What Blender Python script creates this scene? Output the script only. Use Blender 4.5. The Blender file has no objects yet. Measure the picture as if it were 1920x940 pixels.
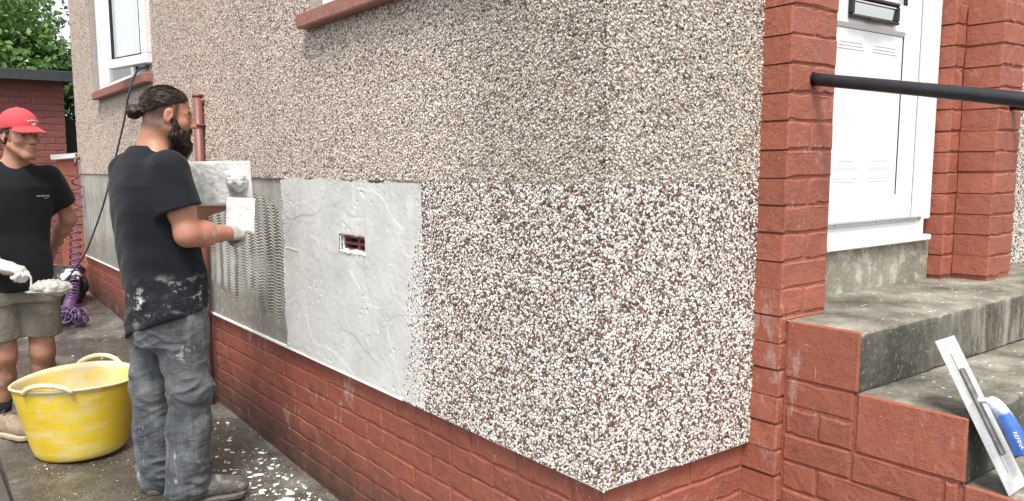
import bpy, bmesh, math, random
import numpy as np
from mathutils import Vector, Matrix

random.seed(7)
rng = np.random.default_rng(7)
sc = bpy.context.scene
col = sc.collection
R = math.radians

# ------------------------------------------------------------------ camera
cam_d = bpy.data.cameras.new("camera")
cam = bpy.data.objects.new("camera", cam_d)
col.objects.link(cam)
yaw, pitch, roll = R(35.67264), R(6.73624), R(0.41012)
fwd = Vector((math.sin(yaw) * math.cos(pitch), math.cos(yaw) * math.cos(pitch), -math.sin(pitch)))
rgt = Vector((math.cos(yaw), -math.sin(yaw), 0))
dwn = fwd.cross(rgt)
r2 = rgt * math.cos(roll) + dwn * math.sin(roll)
d2 = -rgt * math.sin(roll) + dwn * math.cos(roll)
mw = Matrix.Identity(4)
for i in range(3):
    mw[i][0], mw[i][1], mw[i][2] = r2[i], -d2[i], -fwd[i]
mw[2][3] = 1.37
cam.matrix_world = mw
cam_d.sensor_width = 36.0
cam_d.lens = 1488.53 / 1920 * 36
cam_d.shift_x = (960 - 883.77) / 1920
cam_d.shift_y = (485.91 - 470) / 1920
cam_d.clip_start = 0.05
cam_d.clip_end = 600
sc.camera = cam
sc.render.resolution_x, sc.render.resolution_y = 1024, 501

# ------------------------------------------------------------------ light
SUN_EL, SUN_AZ = R(61), R(220)      # azimuth of the sun measured from +Y towards +X
sd = Vector((math.sin(SUN_AZ) * math.cos(SUN_EL), math.cos(SUN_AZ) * math.cos(SUN_EL), math.sin(SUN_EL)))
world = bpy.data.worlds.new("World")
sc.world = world
world.use_nodes = True
wn = world.node_tree
wn.nodes.clear()
sky = wn.nodes.new("ShaderNodeTexSky")
sky.sky_type = 'NISHITA'
sky.sun_disc = False
sky.sun_elevation = SUN_EL
sky.sun_rotation = SUN_AZ
sky.air_density = 1.0
sky.dust_density = 3.0
hs = wn.nodes.new("ShaderNodeHueSaturation")
hs.inputs['Saturation'].default_value = 0.18      # thin white cloud over the whole sky
bg = wn.nodes.new("ShaderNodeBackground")
bg.inputs['Strength'].default_value = 0.135
wo = wn.nodes.new("ShaderNodeOutputWorld")
wn.links.new(sky.outputs[0], hs.inputs['Color'])
wn.links.new(hs.outputs[0], bg.inputs['Color'])
wn.links.new(bg.outputs[0], wo.inputs[0])
sun_d = bpy.data.lights.new("sun", 'SUN')
sun_d.energy = 1.5
sun_d.angle = R(16)
sun_d.color = (1.0, 0.95, 0.88)
sun = bpy.data.objects.new("sun", sun_d)
sun.rotation_euler = sd.to_track_quat('Z', 'Y').to_euler()
col.objects.link(sun)
sc.view_settings.view_transform = 'Standard'
sc.view_settings.look = 'None'
sc.view_settings.gamma = 1
sc.view_settings.exposure = 1.25
sc.cycles.max_bounces = 6

# ------------------------------------------------------------------ helpers
def gz(y):
    """ground height: the path falls gently towards the front"""
    y = np.asarray(y, float)
    return 0.04 * (np.clip(y, -3, 9.5) - 4.39)


def link(o, parent=None):
    col.objects.link(o)
    if parent is not None:
        o.parent = parent
        o.matrix_parent_inverse = Matrix.Identity(4)
    return o


def tag(o, label=None, cat=None, group=None, kind=None):
    if label: o["label"] = label
    if cat: o["category"] = cat
    if group: o["group"] = group
    if kind: o["kind"] = kind
    return o


def thing(name, label, cat, group=None):
    o = bpy.data.objects.new(name, None)
    o.empty_display_size = 0.1
    link(o)
    return tag(o, label, cat, group)


def obj(name, me, mat=None, parent=None, smooth=False):
    o = bpy.data.objects.new(name, me)
    link(o, parent)
    if mat is not None and len(me.materials) == 0:
        me.materials.append(mat)
    if smooth:
        me.polygons.foreach_set("use_smooth", [True] * len(me.polygons))
    return o


class MB:
    """collects shapes into one mesh"""
    def __init__(s):
        s.v = []; s.f = []

    def add(s, v, f):
        n = len(s.v)
        s.v += [tuple(map(float, q)) for q in v]
        s.f += [tuple(i + n for i in q) for q in f]
        return s

    def box(s, lo, hi, rot=None, at=None):
        x0, y0, z0 = lo; x1, y1, z1 = hi
        v = [(x0, y0, z0), (x1, y0, z0), (x1, y1, z0), (x0, y1, z0), (x0, y0, z1), (x1, y0, z1), (x1, y1, z1), (x0, y1, z1)]
        if rot is not None:
            v = [rot @ Vector(q) for q in v]
        if at is not None:
            v = [Vector(q) + Vector(at) for q in v]
        return s.add(v, [(0, 3, 2, 1), (4, 5, 6, 7), (0, 1, 5, 4), (1, 2, 6, 5), (2, 3, 7, 6), (3, 0, 4, 7)])

    def cbox(s, lo, hi, c=0.004, rot=None, at=None, jit=0.0, rnd=random):
        """box with chamfered edges"""
        lo = Vector(lo); hi = Vector(hi); ce = (lo + hi) / 2; h = (hi - lo) / 2
        v = []; ix = {}
        for sx in (-1, 1):
            for sy in (-1, 1):
                for sz in (-1, 1):
                    for a in range(3):
                        q = [sx * (h.x - c), sy * (h.y - c), sz * (h.z - c)]
                        q[a] = (sx, sy, sz)[a] * h[a]
                        q = Vector(q) + ce
                        if jit:
                            q += Vector((rnd.uniform(-jit, jit), rnd.uniform(-jit, jit), rnd.uniform(-jit, jit)))
                        ix[(sx, sy, sz, a)] = len(v); v.append(q)
        f = []
        for a in range(3):
            b, d = (a + 1) % 3, (a + 2) % 3
            for sa in (-1, 1):
                qs = []
                for (sb, sd_) in ((-1, -1), (1, -1), (1, 1), (-1, 1)):
                    k = [0, 0, 0]; k[a] = sa; k[b] = sb; k[d] = sd_
                    qs.append(ix[(*k, a)])
                f.append(tuple(qs if sa > 0 else qs[::-1]))
        for a in range(3):
            b, d = (a + 1) % 3, (a + 2) % 3
            for sb in (-1, 1):
                for sd_ in (-1, 1):
                    k0 = [0, 0, 0]; k1 = [0, 0, 0]
                    k0[a], k1[a] = -1, 1; k0[b] = k1[b] = sb; k0[d] = k1[d] = sd_
                    q = (ix[(*k0, b)], ix[(*k1, b)], ix[(*k1, d)], ix[(*k0, d)])
                    f.append(q if sb * sd_ > 0 else q[::-1])
        for sx in (-1, 1):
            for sy in (-1, 1):
                for sz in (-1, 1):
                    q = (ix[(sx, sy, sz, 0)], ix[(sx, sy, sz, 1)], ix[(sx, sy, sz, 2)])
                    f.append(q if sx * sy * sz > 0 else q[::-1])
        if rot is not None: v = [rot @ q for q in v]
        if at is not None: v = [q + Vector(at) for q in v]
        return s.add(v, f)

    def tube(s, pts, r, n=10, caps=True, closed=False):
        pts = [Vector(p) for p in pts]
        rs = r if hasattr(r, '__len__') else [r] * len(pts)
        m = len(pts); base = len(s.v)
        up = None
        for i, p_ in enumerate(pts):
            if closed:
                t = pts[(i + 1) % m] - pts[i - 1]
            else:
                t = pts[min(i + 1, m - 1)] - pts[max(i - 1, 0)]
            t.normalize()
            if up is None:
                up = t.orthogonal().normalized()
            up = (up - t * up.dot(t)).normalized()
            w = t.cross(up)
            for k in range(n):
                a = 2 * math.pi * k / n
                s.v.append(tuple(p_ + (up * math.cos(a) + w * math.sin(a)) * rs[i]))
        for i in range(m if closed else m - 1):
            j = (i + 1) % m
            for k in range(n):
                k2 = (k + 1) % n
                s.f.append((base + i * n + k, base + i * n + k2, base + j * n + k2, base + j * n + k))
        if caps and not closed:
            s.f.append(tuple(base + k for k in range(n))[::-1])
            s.f.append(tuple(base + (m - 1) * n + k for k in range(n)))
        return s

    def mesh(s, name):
        me = bpy.data.meshes.new(name)
        me.from_pydata(s.v, [], s.f)
        me.update()
        return me

    def build(s, name, mat=None, parent=None, smooth=False):
        return obj(name, s.mesh(name), mat, parent, smooth)


def spline(pts, n):
    """Catmull-Rom through pts"""
    P = [Vector(p) for p in pts]
    P = [P[0] * 2 - P[1]] + P + [P[-1] * 2 - P[-2]]
    out = []
    for i in range(1, len(P) - 2):
        for k in range(n):
            t = k / n
            a, b, c, d = P[i - 1], P[i], P[i + 1], P[i + 2]
            out.append(0.5 * ((2 * b) + (c - a) * t + (2 * a - 5 * b + 4 * c - d) * t * t + (3 * b - a - 3 * c + d) * t ** 3))
    out.append(P[-2])
    return out


# ---- noise in numpy
def _hash(i, j, k):
    n = (i.astype(np.int64) * 374761393 + j.astype(np.int64) * 668265263 + k.astype(np.int64) * 2147483647 + 1013) & 0xffffffff
    n = ((n ^ (n >> 13)) * 1274126177) & 0xffffffff
    return ((n ^ (n >> 16)) & 0xffff).astype(np.float32) / 65535.0


def vnoise(p):
    p = np.asarray(p, np.float32)
    f0 = np.floor(p); t = p - f0; t = t * t * (3 - 2 * t); i = f0.astype(np.int64)
    out = 0
    for a in (0, 1):
        for b in (0, 1):
            for c in (0, 1):
                w = (t[:, 0] if a else 1 - t[:, 0]) * (t[:, 1] if b else 1 - t[:, 1]) * (t[:, 2] if c else 1 - t[:, 2])
                out = out + w * _hash(i[:, 0] + a, i[:, 1] + b, i[:, 2] + c)
    return out * 2 - 1


def fbm(p, oct=3):
    s = 0; a = 0.5
    p = np.asarray(p, np.float32)
    for k in range(oct):
        s = s + a * vnoise(p * (2 ** k) + 17.3 * k); a *= 0.5
    return s


# ------------------------------------------------------------------ materials
class NT:
    def __init__(s, name):
        s.m = bpy.data.materials.new(name); s.m.use_nodes = True
        s.t = s.m.node_tree; s.b = s.t.nodes["Principled BSDF"]

    def n(s, typ, inp=None, **kw):
        nd = s.t.nodes.new("ShaderNode" + typ)
        for k, v in kw.items(): setattr(nd, k, v)
        for k, v in (inp or {}).items():
            if isinstance(v, bpy.types.NodeSocket): s.t.links.new(v, nd.inputs[k])
            else: nd.inputs[k].default_value = v
        return nd

    def l(s, a, b): s.t.links.new(a, b)

    def pos(s): return s.n("NewGeometry").outputs['Position']

    def obj(s): return s.n("TexCoord").outputs['Object']

    def noise(s, vec, scale, detail=4, rough=0.55, out='Fac', dist=0.0):
        return s.n("TexNoise", {'Vector': vec, 'Scale': scale, 'Detail': detail, 'Roughness': rough, 'Distortion': dist}).outputs[out]

    def scale(s, vec, sx, sy, sz):
        return s.n("Mapping", {'Vector': vec, 'Scale': (sx, sy, sz)}).outputs[0]

    def ramp(s, fac, stops, interp='LINEAR'):
        r = s.n("ValToRGB", {'Fac': fac})
        e = r.color_ramp; e.interpolation = interp
        while len(e.elements) < len(stops): e.elements.new(0.5)
        for q, (p_, c) in zip(e.elements, stops):
            q.position = p_
            q.color = (*c, 1) if hasattr(c, '__len__') else (c, c, c, 1)
        return r.outputs[0]

    def mix(s, fac, a, b, blend='MIX'):
        nd = s.t.nodes.new("ShaderNodeMix"); nd.data_type = 'RGBA'; nd.blend_type = blend
        for k, v in ((0, fac), (6, a), (7, b)):
            if isinstance(v, bpy.types.NodeSocket): s.l(v, nd.inputs[k])
            elif k == 0: nd.inputs[0].default_value = v
            else: nd.inputs[k].default_value = (*v, 1)
        return nd.outputs[2]

    def math(s, op, a, b=0.0):
        nd = s.t.nodes.new("ShaderNodeMath"); nd.operation = op
        for k, v in ((0, a), (1, b)):
            if isinstance(v, bpy.types.NodeSocket): s.l(v, nd.inputs[k])
            else: nd.inputs[k].default_value = v
        return nd.outputs[0]

    def bump(s, h, strength=0.5, dist=0.005, prev=None):
        nd = s.n("Bump", {'Height': h, 'Strength': strength, 'Distance': dist})
        if prev is not None: s.l(prev, nd.inputs['Normal'])
        s.l(nd.outputs[0], s.b.inputs['Normal'])
        return nd.outputs[0]

    def done(s, color, rough=0.6, spec=0.5, metal=0.0):
        for k, v in (('Base Color', color), ('Roughness', rough), ('Specular IOR Level', spec), ('Metallic', metal)):
            if isinstance(v, bpy.types.NodeSocket): s.l(v, s.b.inputs[k])
            else: s.b.inputs[k].default_value = (*v, 1) if k == 'Base Color' else v
        return s.m


def plain(name, c, rough=0.5, spec=0.5, metal=0.0, var=0.12, scale=12, bump=0.0, bscale=150, bdist=0.002):
    t = NT(name); P = t.pos()
    f = t.noise(P, scale)
    k = t.ramp(f, [(0.3, tuple(x * (1 - var) for x in c)), (0.7, tuple(min(1, x * (1 + var)) for x in c))])
    if bump: t.bump(t.noise(P, bscale, 3), bump, bdist)
    return t.done(k, rough, spec, metal)


M = {}


def red_paint(name, base, rough=0.5, specks=True, grime=False, drop=0.0):
    t = NT(name); P = t.pos()
    big = t.noise(P, 3.0, 5)
    c = t.ramp(big, [(0.3, tuple(x * 0.84 for x in base)), (0.7, tuple(x * 1.12 for x in base))])
    rnd = t.n("ObjectInfo").outputs['Random']
    c = t.mix(0.55, c, t.ramp(rnd, [(0, tuple(x * 0.82 for x in base)), (1, tuple(x * 1.15 for x in base))]))
    mid = t.noise(P, 22, 6, 0.65)
    c = t.mix(t.ramp(mid, [(0.5, 0), (0.78, 0.45)]), c, tuple(min(1, x * 1.4 + 0.02) for x in base))
    c = t.mix(t.ramp(t.noise(P, 34, 6, 0.72), [(0.56, 0), (0.72, 0.6)]), c, tuple(x * 0.5 for x in base))
    c = t.mix(t.ramp(t.noise(P, 9, 8, 0.75), [(0.55, 0), (0.7, 0.35)]), c, (base[0] * 0.85, base[1] * 1.25, base[2] * 1.4))
    if grime:
        z = t.n("SeparateXYZ", {0: P}).outputs[2]
        y = t.n("SeparateXYZ", {0: P}).outputs[1]
        hgt = t.math('SUBTRACT', z, t.math('MULTIPLY', t.math('SUBTRACT', y, 4.39), 0.04))
        wob = t.math('ADD', hgt, t.math('MULTIPLY', t.math('SUBTRACT', t.noise(P, 7, 5, 0.7), 0.5), 0.5))
        c = t.mix(t.ramp(wob, [(0.0, 0.95), (0.34, 0.0)]), c, (0.055, 0.032, 0.025))
        c = t.mix(t.ramp(t.noise(t.scale(P, 1, 1, 0.35), 6, 6, 0.7), [(0.56, 0), (0.7, 0.32)]), c, (0.12, 0.07, 0.055))
    if specks:
        v = t.n("TexVoronoi", {'Vector': P, 'Scale': 90.0, 'Randomness': 1.0})
        sp = t.math('MULTIPLY', t.math('LESS_THAN', v.outputs['Distance'], 0.13),
                    t.math('GREATER_THAN', t.n("SeparateColor", {0: v.outputs['Color']}).outputs[0], 0.965))
        c = t.mix(sp, c, (0.6, 0.52, 0.46))
        st = t.noise(t.scale(P, 60, 60, 5), 1.0, 2)
        c = t.mix(t.ramp(t.math('MULTIPLY', st, t.noise(P, 5, 2)), [(0.46, 0), (0.5, 0.55)]), c, (0.62, 0.5, 0.45))
    if specks:
        c = t.mix(t.ramp(t.math('MULTIPLY', t.noise(t.scale(P, 26, 26, 9), 1.0, 6, 0.75), t.noise(P, 3.1, 3)), [(0.335, 0), (0.38, 0.4)]), c, (0.50, 0.40, 0.35))
    b = t.bump(t.noise(P, 17, 9, 0.7), 1.0, 0.012)
    t.bump(t.noise(P, 130, 5, 0.75), 0.7, 0.004, b)
    return t.done(c, t.ramp(mid, [(0.3, rough * 0.8), (0.7, rough * 1.2)]), 0.45)


M['brick'] = red_paint("painted_brick", (0.325, 0.101, 0.062), 0.6)
M['plinth'] = red_paint("painted_plinth_brick", (0.265, 0.078, 0.050), 0.55, grime=True)
M['shed'] = red_paint("shed_brick_paint", (0.205, 0.066, 0.055), 0.6, specks=False)
M['cheek'] = red_paint("painted_cheek", (0.31, 0.096, 0.059), 0.55)
M['sill'] = red_paint("painted_sill", (0.31, 0.135, 0.105), 0.55, specks=False)
M['pipe'] = plain("painted_pipe", (0.19, 0.066, 0.053), 0.45, var=0.15, bump=0.2, bscale=60)

# mortar behind the chips
def mortar(name, c):
    t = NT(name); P = t.pos()
    k = t.ramp(t.noise(P, 90, 4), [(0.3, tuple(x * 0.75 for x in c)), (0.7, tuple(x * 1.2 for x in c))])
    t.bump(t.noise(P, 160, 4), 0.6, 0.004)
    return t.done(k, 0.9, 0.2)
M['old_mortar'] = mortar("weathered_mortar", (0.34, 0.30, 0.265))
M['new_mortar'] = mortar("fresh_mortar", (0.5, 0.47, 0.45))

t = NT("stone_chip")
a = t.n("Attribute", attribute_type='INSTANCER', attribute_name='col')
cc = t.mix(t.ramp(t.noise(t.pos(), 240, 2), [(0.35, 0.35), (0.65, 0.0)]), a.outputs['Color'], (0.16, 0.12, 0.1))
t.done(cc, 0.55, 0.45); M['chip'] = t.m

# notched grey adhesive
t = NT("combed_adhesive"); P = t.pos()
c = t.ramp(t.noise(P, 3.5, 6, 0.6), [(0.32, (0.30, 0.285, 0.25)), (0.7, (0.47, 0.46, 0.42))])
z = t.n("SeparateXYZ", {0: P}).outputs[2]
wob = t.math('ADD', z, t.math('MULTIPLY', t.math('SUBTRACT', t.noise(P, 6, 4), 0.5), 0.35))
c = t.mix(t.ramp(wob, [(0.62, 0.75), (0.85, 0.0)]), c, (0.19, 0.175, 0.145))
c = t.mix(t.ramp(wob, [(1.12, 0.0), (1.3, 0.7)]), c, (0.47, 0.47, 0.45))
t.bump(t.noise(P, 180, 4, 0.7), 0.5, 0.003)
c = t.mix(t.ramp(t.noise(t.scale(P, 1, 14, 1.6), 1.0, 5, 0.7), [(0.42, 0.0), (0.7, 0.5)]), c, (0.22, 0.205, 0.175))
c = t.mix(t.ramp(t.noise(P, 28, 6, 0.75), [(0.52, 0.0), (0.7, 0.5)]), c, (0.55, 0.54, 0.50))
M['adhesive'] = t.done(c, 1.0, 0.08)

t = NT("smooth_basecoat"); P = t.pos()
c = t.ramp(t.noise(P, 5, 6, 0.65), [(0.3, (0.49, 0.49, 0.47)), (0.68, (0.61, 0.61, 0.585))])
sc2 = t.scale(P, 1, 1.2, 0.5)
c = t.mix(t.ramp(t.noise(sc2, 9, 5, 0.7), [(0.55, 0), (0.66, 0.5)]), c, (0.68, 0.685, 0.665))
v = t.n("TexVoronoi", {'Vector': P, 'Scale': 55.0})
sp = t.math('MULTIPLY', t.math('LESS_THAN', v.outputs['Distance'], 0.1), t.math('GREATER_THAN', t.n("SeparateColor", {0: v.outputs['Color']}).outputs[0], 0.9))
c = t.mix(sp, c, (0.16, 0.15, 0.14))
b = t.bump(t.noise(P, 26, 6, 0.6), 0.35, 0.006)
t.bump(t.noise(P, 220, 3), 0.3, 0.002, b)
M['basecoat'] = t.done(c, 0.8, 0.25)

M['white'] = plain("white_upvc", (0.80, 0.81, 0.82), 0.3, 0.5, var=0.02, scale=3)
M['dirty_white'] = plain("dusty_white", (0.72, 0.725, 0.715), 0.55, var=0.1, scale=20, bump=0.3, bscale=80)
M['black_gasket'] = plain("black_gasket", (0.015, 0.015, 0.017), 0.6)
M['black_metal'] = plain("black_painted_metal", (0.014, 0.015, 0.02), 0.38, 0.5, var=0.3, scale=30, bump=0.25, bscale=90)
M['alu'] = plain("grey_aluminium", (0.50, 0.52, 0.54), 0.4, 0.5, 0.7, var=0.08)
M['black_gloss'] = plain("black_plastic", (0.012, 0.012, 0.014), 0.22)
t = NT("chrome_flap"); t.done((0.75, 0.77, 0.77), 0.08, 0.5, 1.0); M['chrome'] = t.m
t = NT("window_glass")
t.done((0.74, 0.78, 0.79), 0.03, 0.5); t.b.inputs['Transmission Weight'].default_value = 0.3  # pale base colour stands in for the reflected sky
t.b.inputs['Coat Weight'].default_value = 1.0; t.b.inputs['Coat Roughness'].default_value = 0.02
M['glass'] = t.m
M['room'] = plain("room_dim", (0.45, 0.46, 0.45), 0.9)
M['net'] = plain("pale_blind", (0.7, 0.72, 0.72), 0.9, var=0.05)

# concrete of the steps
t = NT("mossy_concrete"); P = t.pos()
c = t.ramp(t.noise(P, 5, 8, 0.65), [(0.34, (0.075, 0.069, 0.052)), (0.5, (0.20, 0.185, 0.147)), (0.64, (0.36, 0.34, 0.277))])
st = t.noise(t.scale(P, 9, 9, 1.6), 1.0, 6, 0.7)
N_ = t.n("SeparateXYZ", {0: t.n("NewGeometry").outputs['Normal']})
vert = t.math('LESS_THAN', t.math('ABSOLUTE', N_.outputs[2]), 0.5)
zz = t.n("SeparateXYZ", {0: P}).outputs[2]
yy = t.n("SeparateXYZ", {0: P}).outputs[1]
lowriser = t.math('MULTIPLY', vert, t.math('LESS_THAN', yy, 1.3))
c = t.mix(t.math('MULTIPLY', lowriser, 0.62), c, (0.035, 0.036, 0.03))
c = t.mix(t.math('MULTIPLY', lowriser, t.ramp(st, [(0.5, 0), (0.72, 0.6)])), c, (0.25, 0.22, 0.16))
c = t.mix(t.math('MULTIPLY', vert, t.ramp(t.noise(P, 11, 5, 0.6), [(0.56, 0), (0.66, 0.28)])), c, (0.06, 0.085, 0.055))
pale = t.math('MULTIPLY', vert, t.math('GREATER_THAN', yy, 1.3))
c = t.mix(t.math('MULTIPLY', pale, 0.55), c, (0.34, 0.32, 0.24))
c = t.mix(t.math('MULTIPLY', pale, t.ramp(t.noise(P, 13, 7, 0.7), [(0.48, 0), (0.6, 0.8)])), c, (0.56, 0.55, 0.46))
v = t.n("TexVoronoi", {'Vector': P, 'Scale': 42.0})
sp = t.math('MULTIPLY', t.math('LESS_THAN', t.math('ADD', v.outputs['Distance'], t.math('MULTIPLY', t.noise(P, 120, 3), 0.5)), 0.42),
            t.math('GREATER_THAN', t.n("SeparateColor", {0: v.outputs['Color']}).outputs[0], 0.74))
sp = t.math('MULTIPLY', sp, t.math('SUBTRACT', 1.0, t.math('MULTIPLY', vert, 0.8)))
flecks = sp
b = t.bump(t.noise(P, 40, 8, 0.7), 0.7, 0.008)
t.bump(t.noise(P, 240, 4, 0.75), 0.8, 0.003, b)
gr = t.ramp(t.noise(P, 95, 6, 0.75), [(0.35, 0.55), (0.5, 0.0)])
c = t.mix(gr, c, (0.05, 0.047, 0.037))
c = t.mix(t.ramp(t.noise(P, 70, 6, 0.75), [(0.55, 0), (0.68, 0.5)]), c, (0.45, 0.42, 0.35))
c = t.mix(flecks, c, (0.68, 0.66, 0.58))
xx = t.n("SeparateXYZ", {0: P}).outputs[0]
c = t.mix(t.math('MULTIPLY', lowriser, t.math('MULTIPLY', t.ramp(t.math('ADD', xx, t.noise(P, 3, 3)), [(2.75, 0.0), (2.95, 1.0)]) if False else t.ramp(t.math('MULTIPLY', xx, 0.25), [(0.58, 0.0), (0.70, 1.0)]), t.ramp(t.noise(t.scale(P, 16, 16, 3), 1.0, 7, 0.75), [(0.46, 0), (0.62, 0.75)]))), c, (0.42, 0.39, 0.31))
M['concrete'] = t.done(c, 0.85, 0.3)

# wet path
t = NT("wet_path"); P = t.pos()
wet = t.noise(P, 1.7, 6, 0.6)
c = t.ramp(t.noise(P, 4.2, 8, 0.7), [(0.3, (0.035, 0.029, 0.022)), (0.52, (0.12, 0.108, 0.09)), (0.75, (0.27, 0.255, 0.235))])
c = t.mix(t.ramp(t.noise(P, 120, 4, 0.8), [(0.5, 0), (0.66, 0.7)]), c, (0.34, 0.32, 0.28))
c = t.mix(t.ramp(t.noise(P, 85, 4, 0.8), [(0.5, 0), (0.62, 0.75)]), c, (0.025, 0.021, 0.016))
c = t.mix(t.ramp(t.noise(P, 8, 7, 0.75), [(0.58, 0), (0.72, 0.6)]), c, (0.38, 0.36, 0.33))
v = t.n("TexVoronoi", {'Vector': P, 'Scale': 40.0})
sp = t.math('MULTIPLY', t.math('LESS_THAN', t.math('ADD', v.outputs['Distance'], t.math('MULTIPLY', t.noise(P, 190, 2), 0.25)), 0.33),
            t.math('GREATER_THAN', t.n("SeparateColor", {0: v.outputs['Color']}).outputs[0], 0.85))
c = t.mix(sp, c, (0.6, 0.57, 0.5))
b = t.bump(t.noise(P, 120, 5, 0.7), 0.7, 0.005)
c = t.mix(t.ramp(wet, [(0.46, 0.45), (0.58, 0.0)]), c, (0.032, 0.025, 0.016))
rg = t.ramp(wet, [(0.47, 0.10), (0.60, 0.70)])
M['path'] = t.done(c, rg, 0.5)
M['ground'] = plain("dark_ground", (0.06, 0.055, 0.048), 0.9, var=0.4, scale=9, bump=0.8, bscale=60, bdist=0.01)
M['splat'] = plain("white_splats", (0.72, 0.71, 0.67), 0.6, var=0.1, scale=40, bump=0.4, bscale=120)
M['coping'] = plain("white_coping", (0.74, 0.75, 0.76), 0.6, var=0.06, bump=0.3, bscale=60)
M['roof'] = plain("black_felt", (0.03, 0.033, 0.035), 0.7, var=0.25)
M['timber'] = plain("dark_timber", (0.018, 0.018, 0.018), 0.7, var=0.3)
M['wood'] = plain("pale_wood", (0.50, 0.27, 0.13), 0.6, var=0.15, scale=30)
M['hose'] = plain("purple_hose", (0.11, 0.06, 0.135), 0.35, var=0.3, scale=20)
M['cable'] = plain("blue_cable", (0.035, 0.055, 0.075), 0.45)
M['brass'] = plain("old_brass", (0.20, 0.13, 0.09), 0.45, metal=0.6, var=0.3, scale=60)
M['sack'] = plain("black_sack", (0.02, 0.021, 0.024), 0.4, var=0.3, bump=0.6, bscale=25, bdist=0.02)
M['rag'] = plain("white_rag", (0.7, 0.72, 0.75), 0.8, var=0.12)

# steel of the trowel blades
t = NT("brushed_steel"); P = t.obj()
c = t.ramp(t.noise(t.scale(P, 3, 1, 40), 6, 4), [(0.3, (0.55, 0.55, 0.54)), (0.7, (0.72, 0.72, 0.71))])
c = t.mix(t.ramp(t.noise(P, 14, 6, 0.7), [(0.45, 0), (0.6, 0.65)]), c, (0.75, 0.75, 0.72))
M['steel'] = t.done(c, t.ramp(t.noise(P, 20, 5), [(0.4, 0.3), (0.6, 0.6)]), 0.5, 0.65)
M['dark_steel'] = plain("dirty_steel_bar", (0.16, 0.16, 0.15), 0.5, metal=0.5, var=0.4, scale=40, bump=0.4)
t = NT("blue_grip"); P = t.obj()
c = t.ramp(t.noise(P, 30, 4), [(0.3, (0.022, 0.085, 0.33)), (0.7, (0.05, 0.15, 0.46))])
x = t.n("SeparateXYZ", {0: P}).outputs[2]
c = t.mix(t.ramp(t.math('ADD', x, t.math('MULTIPLY', t.noise(P, 60, 5), 0.06)), [(0.200, 0.0), (0.226, 0.85)]), c, (0.7, 0.73, 0.78))
M['grip'] = t.done(c, 0.4, 0.5)
M['print'] = plain("white_print", (0.6, 0.61, 0.63), 0.6, var=0.03)

# tub plastic
t = NT("yellow_rubber"); P = t.obj()
c = t.ramp(t.noise(P, 5, 5), [(0.3, (0.62, 0.42, 0.02)), (0.7, (0.74, 0.55, 0.04))])
c = t.mix(t.ramp(t.noise(t.scale(P, 1, 1, 2.2), 6, 7, 0.7), [(0.48, 0), (0.66, 0.7)]), c, (0.68, 0.58, 0.30))
inside = t.n("Attribute", attribute_name='inner').outputs['Fac']
c = t.mix(t.math('MULTIPLY', inside, t.ramp(t.noise(P, 7, 6, 0.65), [(0.38, 0.15), (0.6, 0.8)])), c, (0.62, 0.56, 0.42))
z = t.n("SeparateXYZ", {0: P}).outputs[2]
c = t.mix(t.ramp(t.math('ADD', z, t.math('MULTIPLY', t.noise(P, 30, 4), 0.02)), [(0.352, 0), (0.360, 0.7)]), c, (0.76, 0.70, 0.5))
c = t.mix(t.ramp(t.noise(P, 16, 5, 0.7), [(0.60, 0), (0.67, 0.75)]), c, (0.50, 0.46, 0.37))
c = t.mix(t.ramp(t.noise(P, 45, 6, 0.75), [(0.6, 0), (0.7, 0.45)]), c, (0.36, 0.27, 0.06))
t.bump(t.noise(t.scale(P, 1, 1, 4), 10, 5), 0.3, 0.006)
M['tub'] = t.done(c, 0.42, 0.45)
M['slurry'] = plain("grey_slurry", (0.45, 0.43, 0.36), 0.4, var=0.2, bump=0.5, bscale=40, bdist=0.01)
M['render_lump'] = plain("wet_render", (0.36, 0.35, 0.315), 0.7, var=0.14, scale=40, bump=0.7, bscale=70, bdist=0.008)
M['white_render'] = plain("white_render", (0.62, 0.62, 0.60), 0.75, var=0.26, scale=38, bump=0.6, bscale=60, bdist=0.006)

# people
t = NT("skin"); P = t.pos()
a = t.n("Attribute", attribute_name='Col').outputs['Color']
c = t.mix(t.ramp(t.noise(P, 60, 4), [(0.35, 0.25), (0.65, 0.0)]), a, (0.30, 0.12, 0.075))
t.bump(t.noise(P, 300, 2), 0.15, 0.001)
t.done(c, 0.5, 0.4)
t.b.inputs['Subsurface Weight'].default_value = 0.08
t.b.inputs['Subsurface Radius'].default_value = (0.01, 0.004, 0.002)
M['skin'] = t.m
t = NT("hair"); P = t.obj()
a = t.n("Attribute", attribute_name='Col').outputs['Color']
t.bump(t.noise(t.scale(P, 40, 130, 130), 1.0, 4), 0.8, 0.004)
t.done(a, 0.48, 0.28); M['hair'] = t.m

def cloth(name, c, stain=None, rough=0.9, weave=900, streak=0.0, folds=14, fold_amt=0.4):
    t = NT(name); P = t.pos()
    k = t.ramp(t.noise(P, 9, 5, 0.6), [(0.3, tuple(x * 0.78 for x in c)), (0.7, tuple(x * 1.25 for x in c))])
    if streak:
        k = t.mix(t.ramp(t.noise(t.scale(P, 10, 10, 2.5), 1.0, 6, 0.75), [(0.5, 0), (0.75, streak)]), k, (0.42, 0.42, 0.40))
    if stain:
        k = stain(t, P, k)
    b = t.bump(t.noise(P, weave, 2), 0.25, 0.001)
    n1 = t.noise(t.scale(P, 1, 1, 1.9), folds, 3, 0.5, dist=0.6)
    rid = t.math('SUBTRACT', 1.0, t.math('MULTIPLY', t.math('ABSOLUTE', t.math('SUBTRACT', n1, 0.5)), 4.0))
    b = t.bump(rid, fold_amt, 0.006, b)
    t.bump(t.noise(P, folds * 3, 3, 0.6), fold_amt * 0.7, 0.004, b)
    t.done(k, rough, 0.25)
    t.b.inputs['Sheen Weight'].default_value = 0.06
    return t.m


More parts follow.
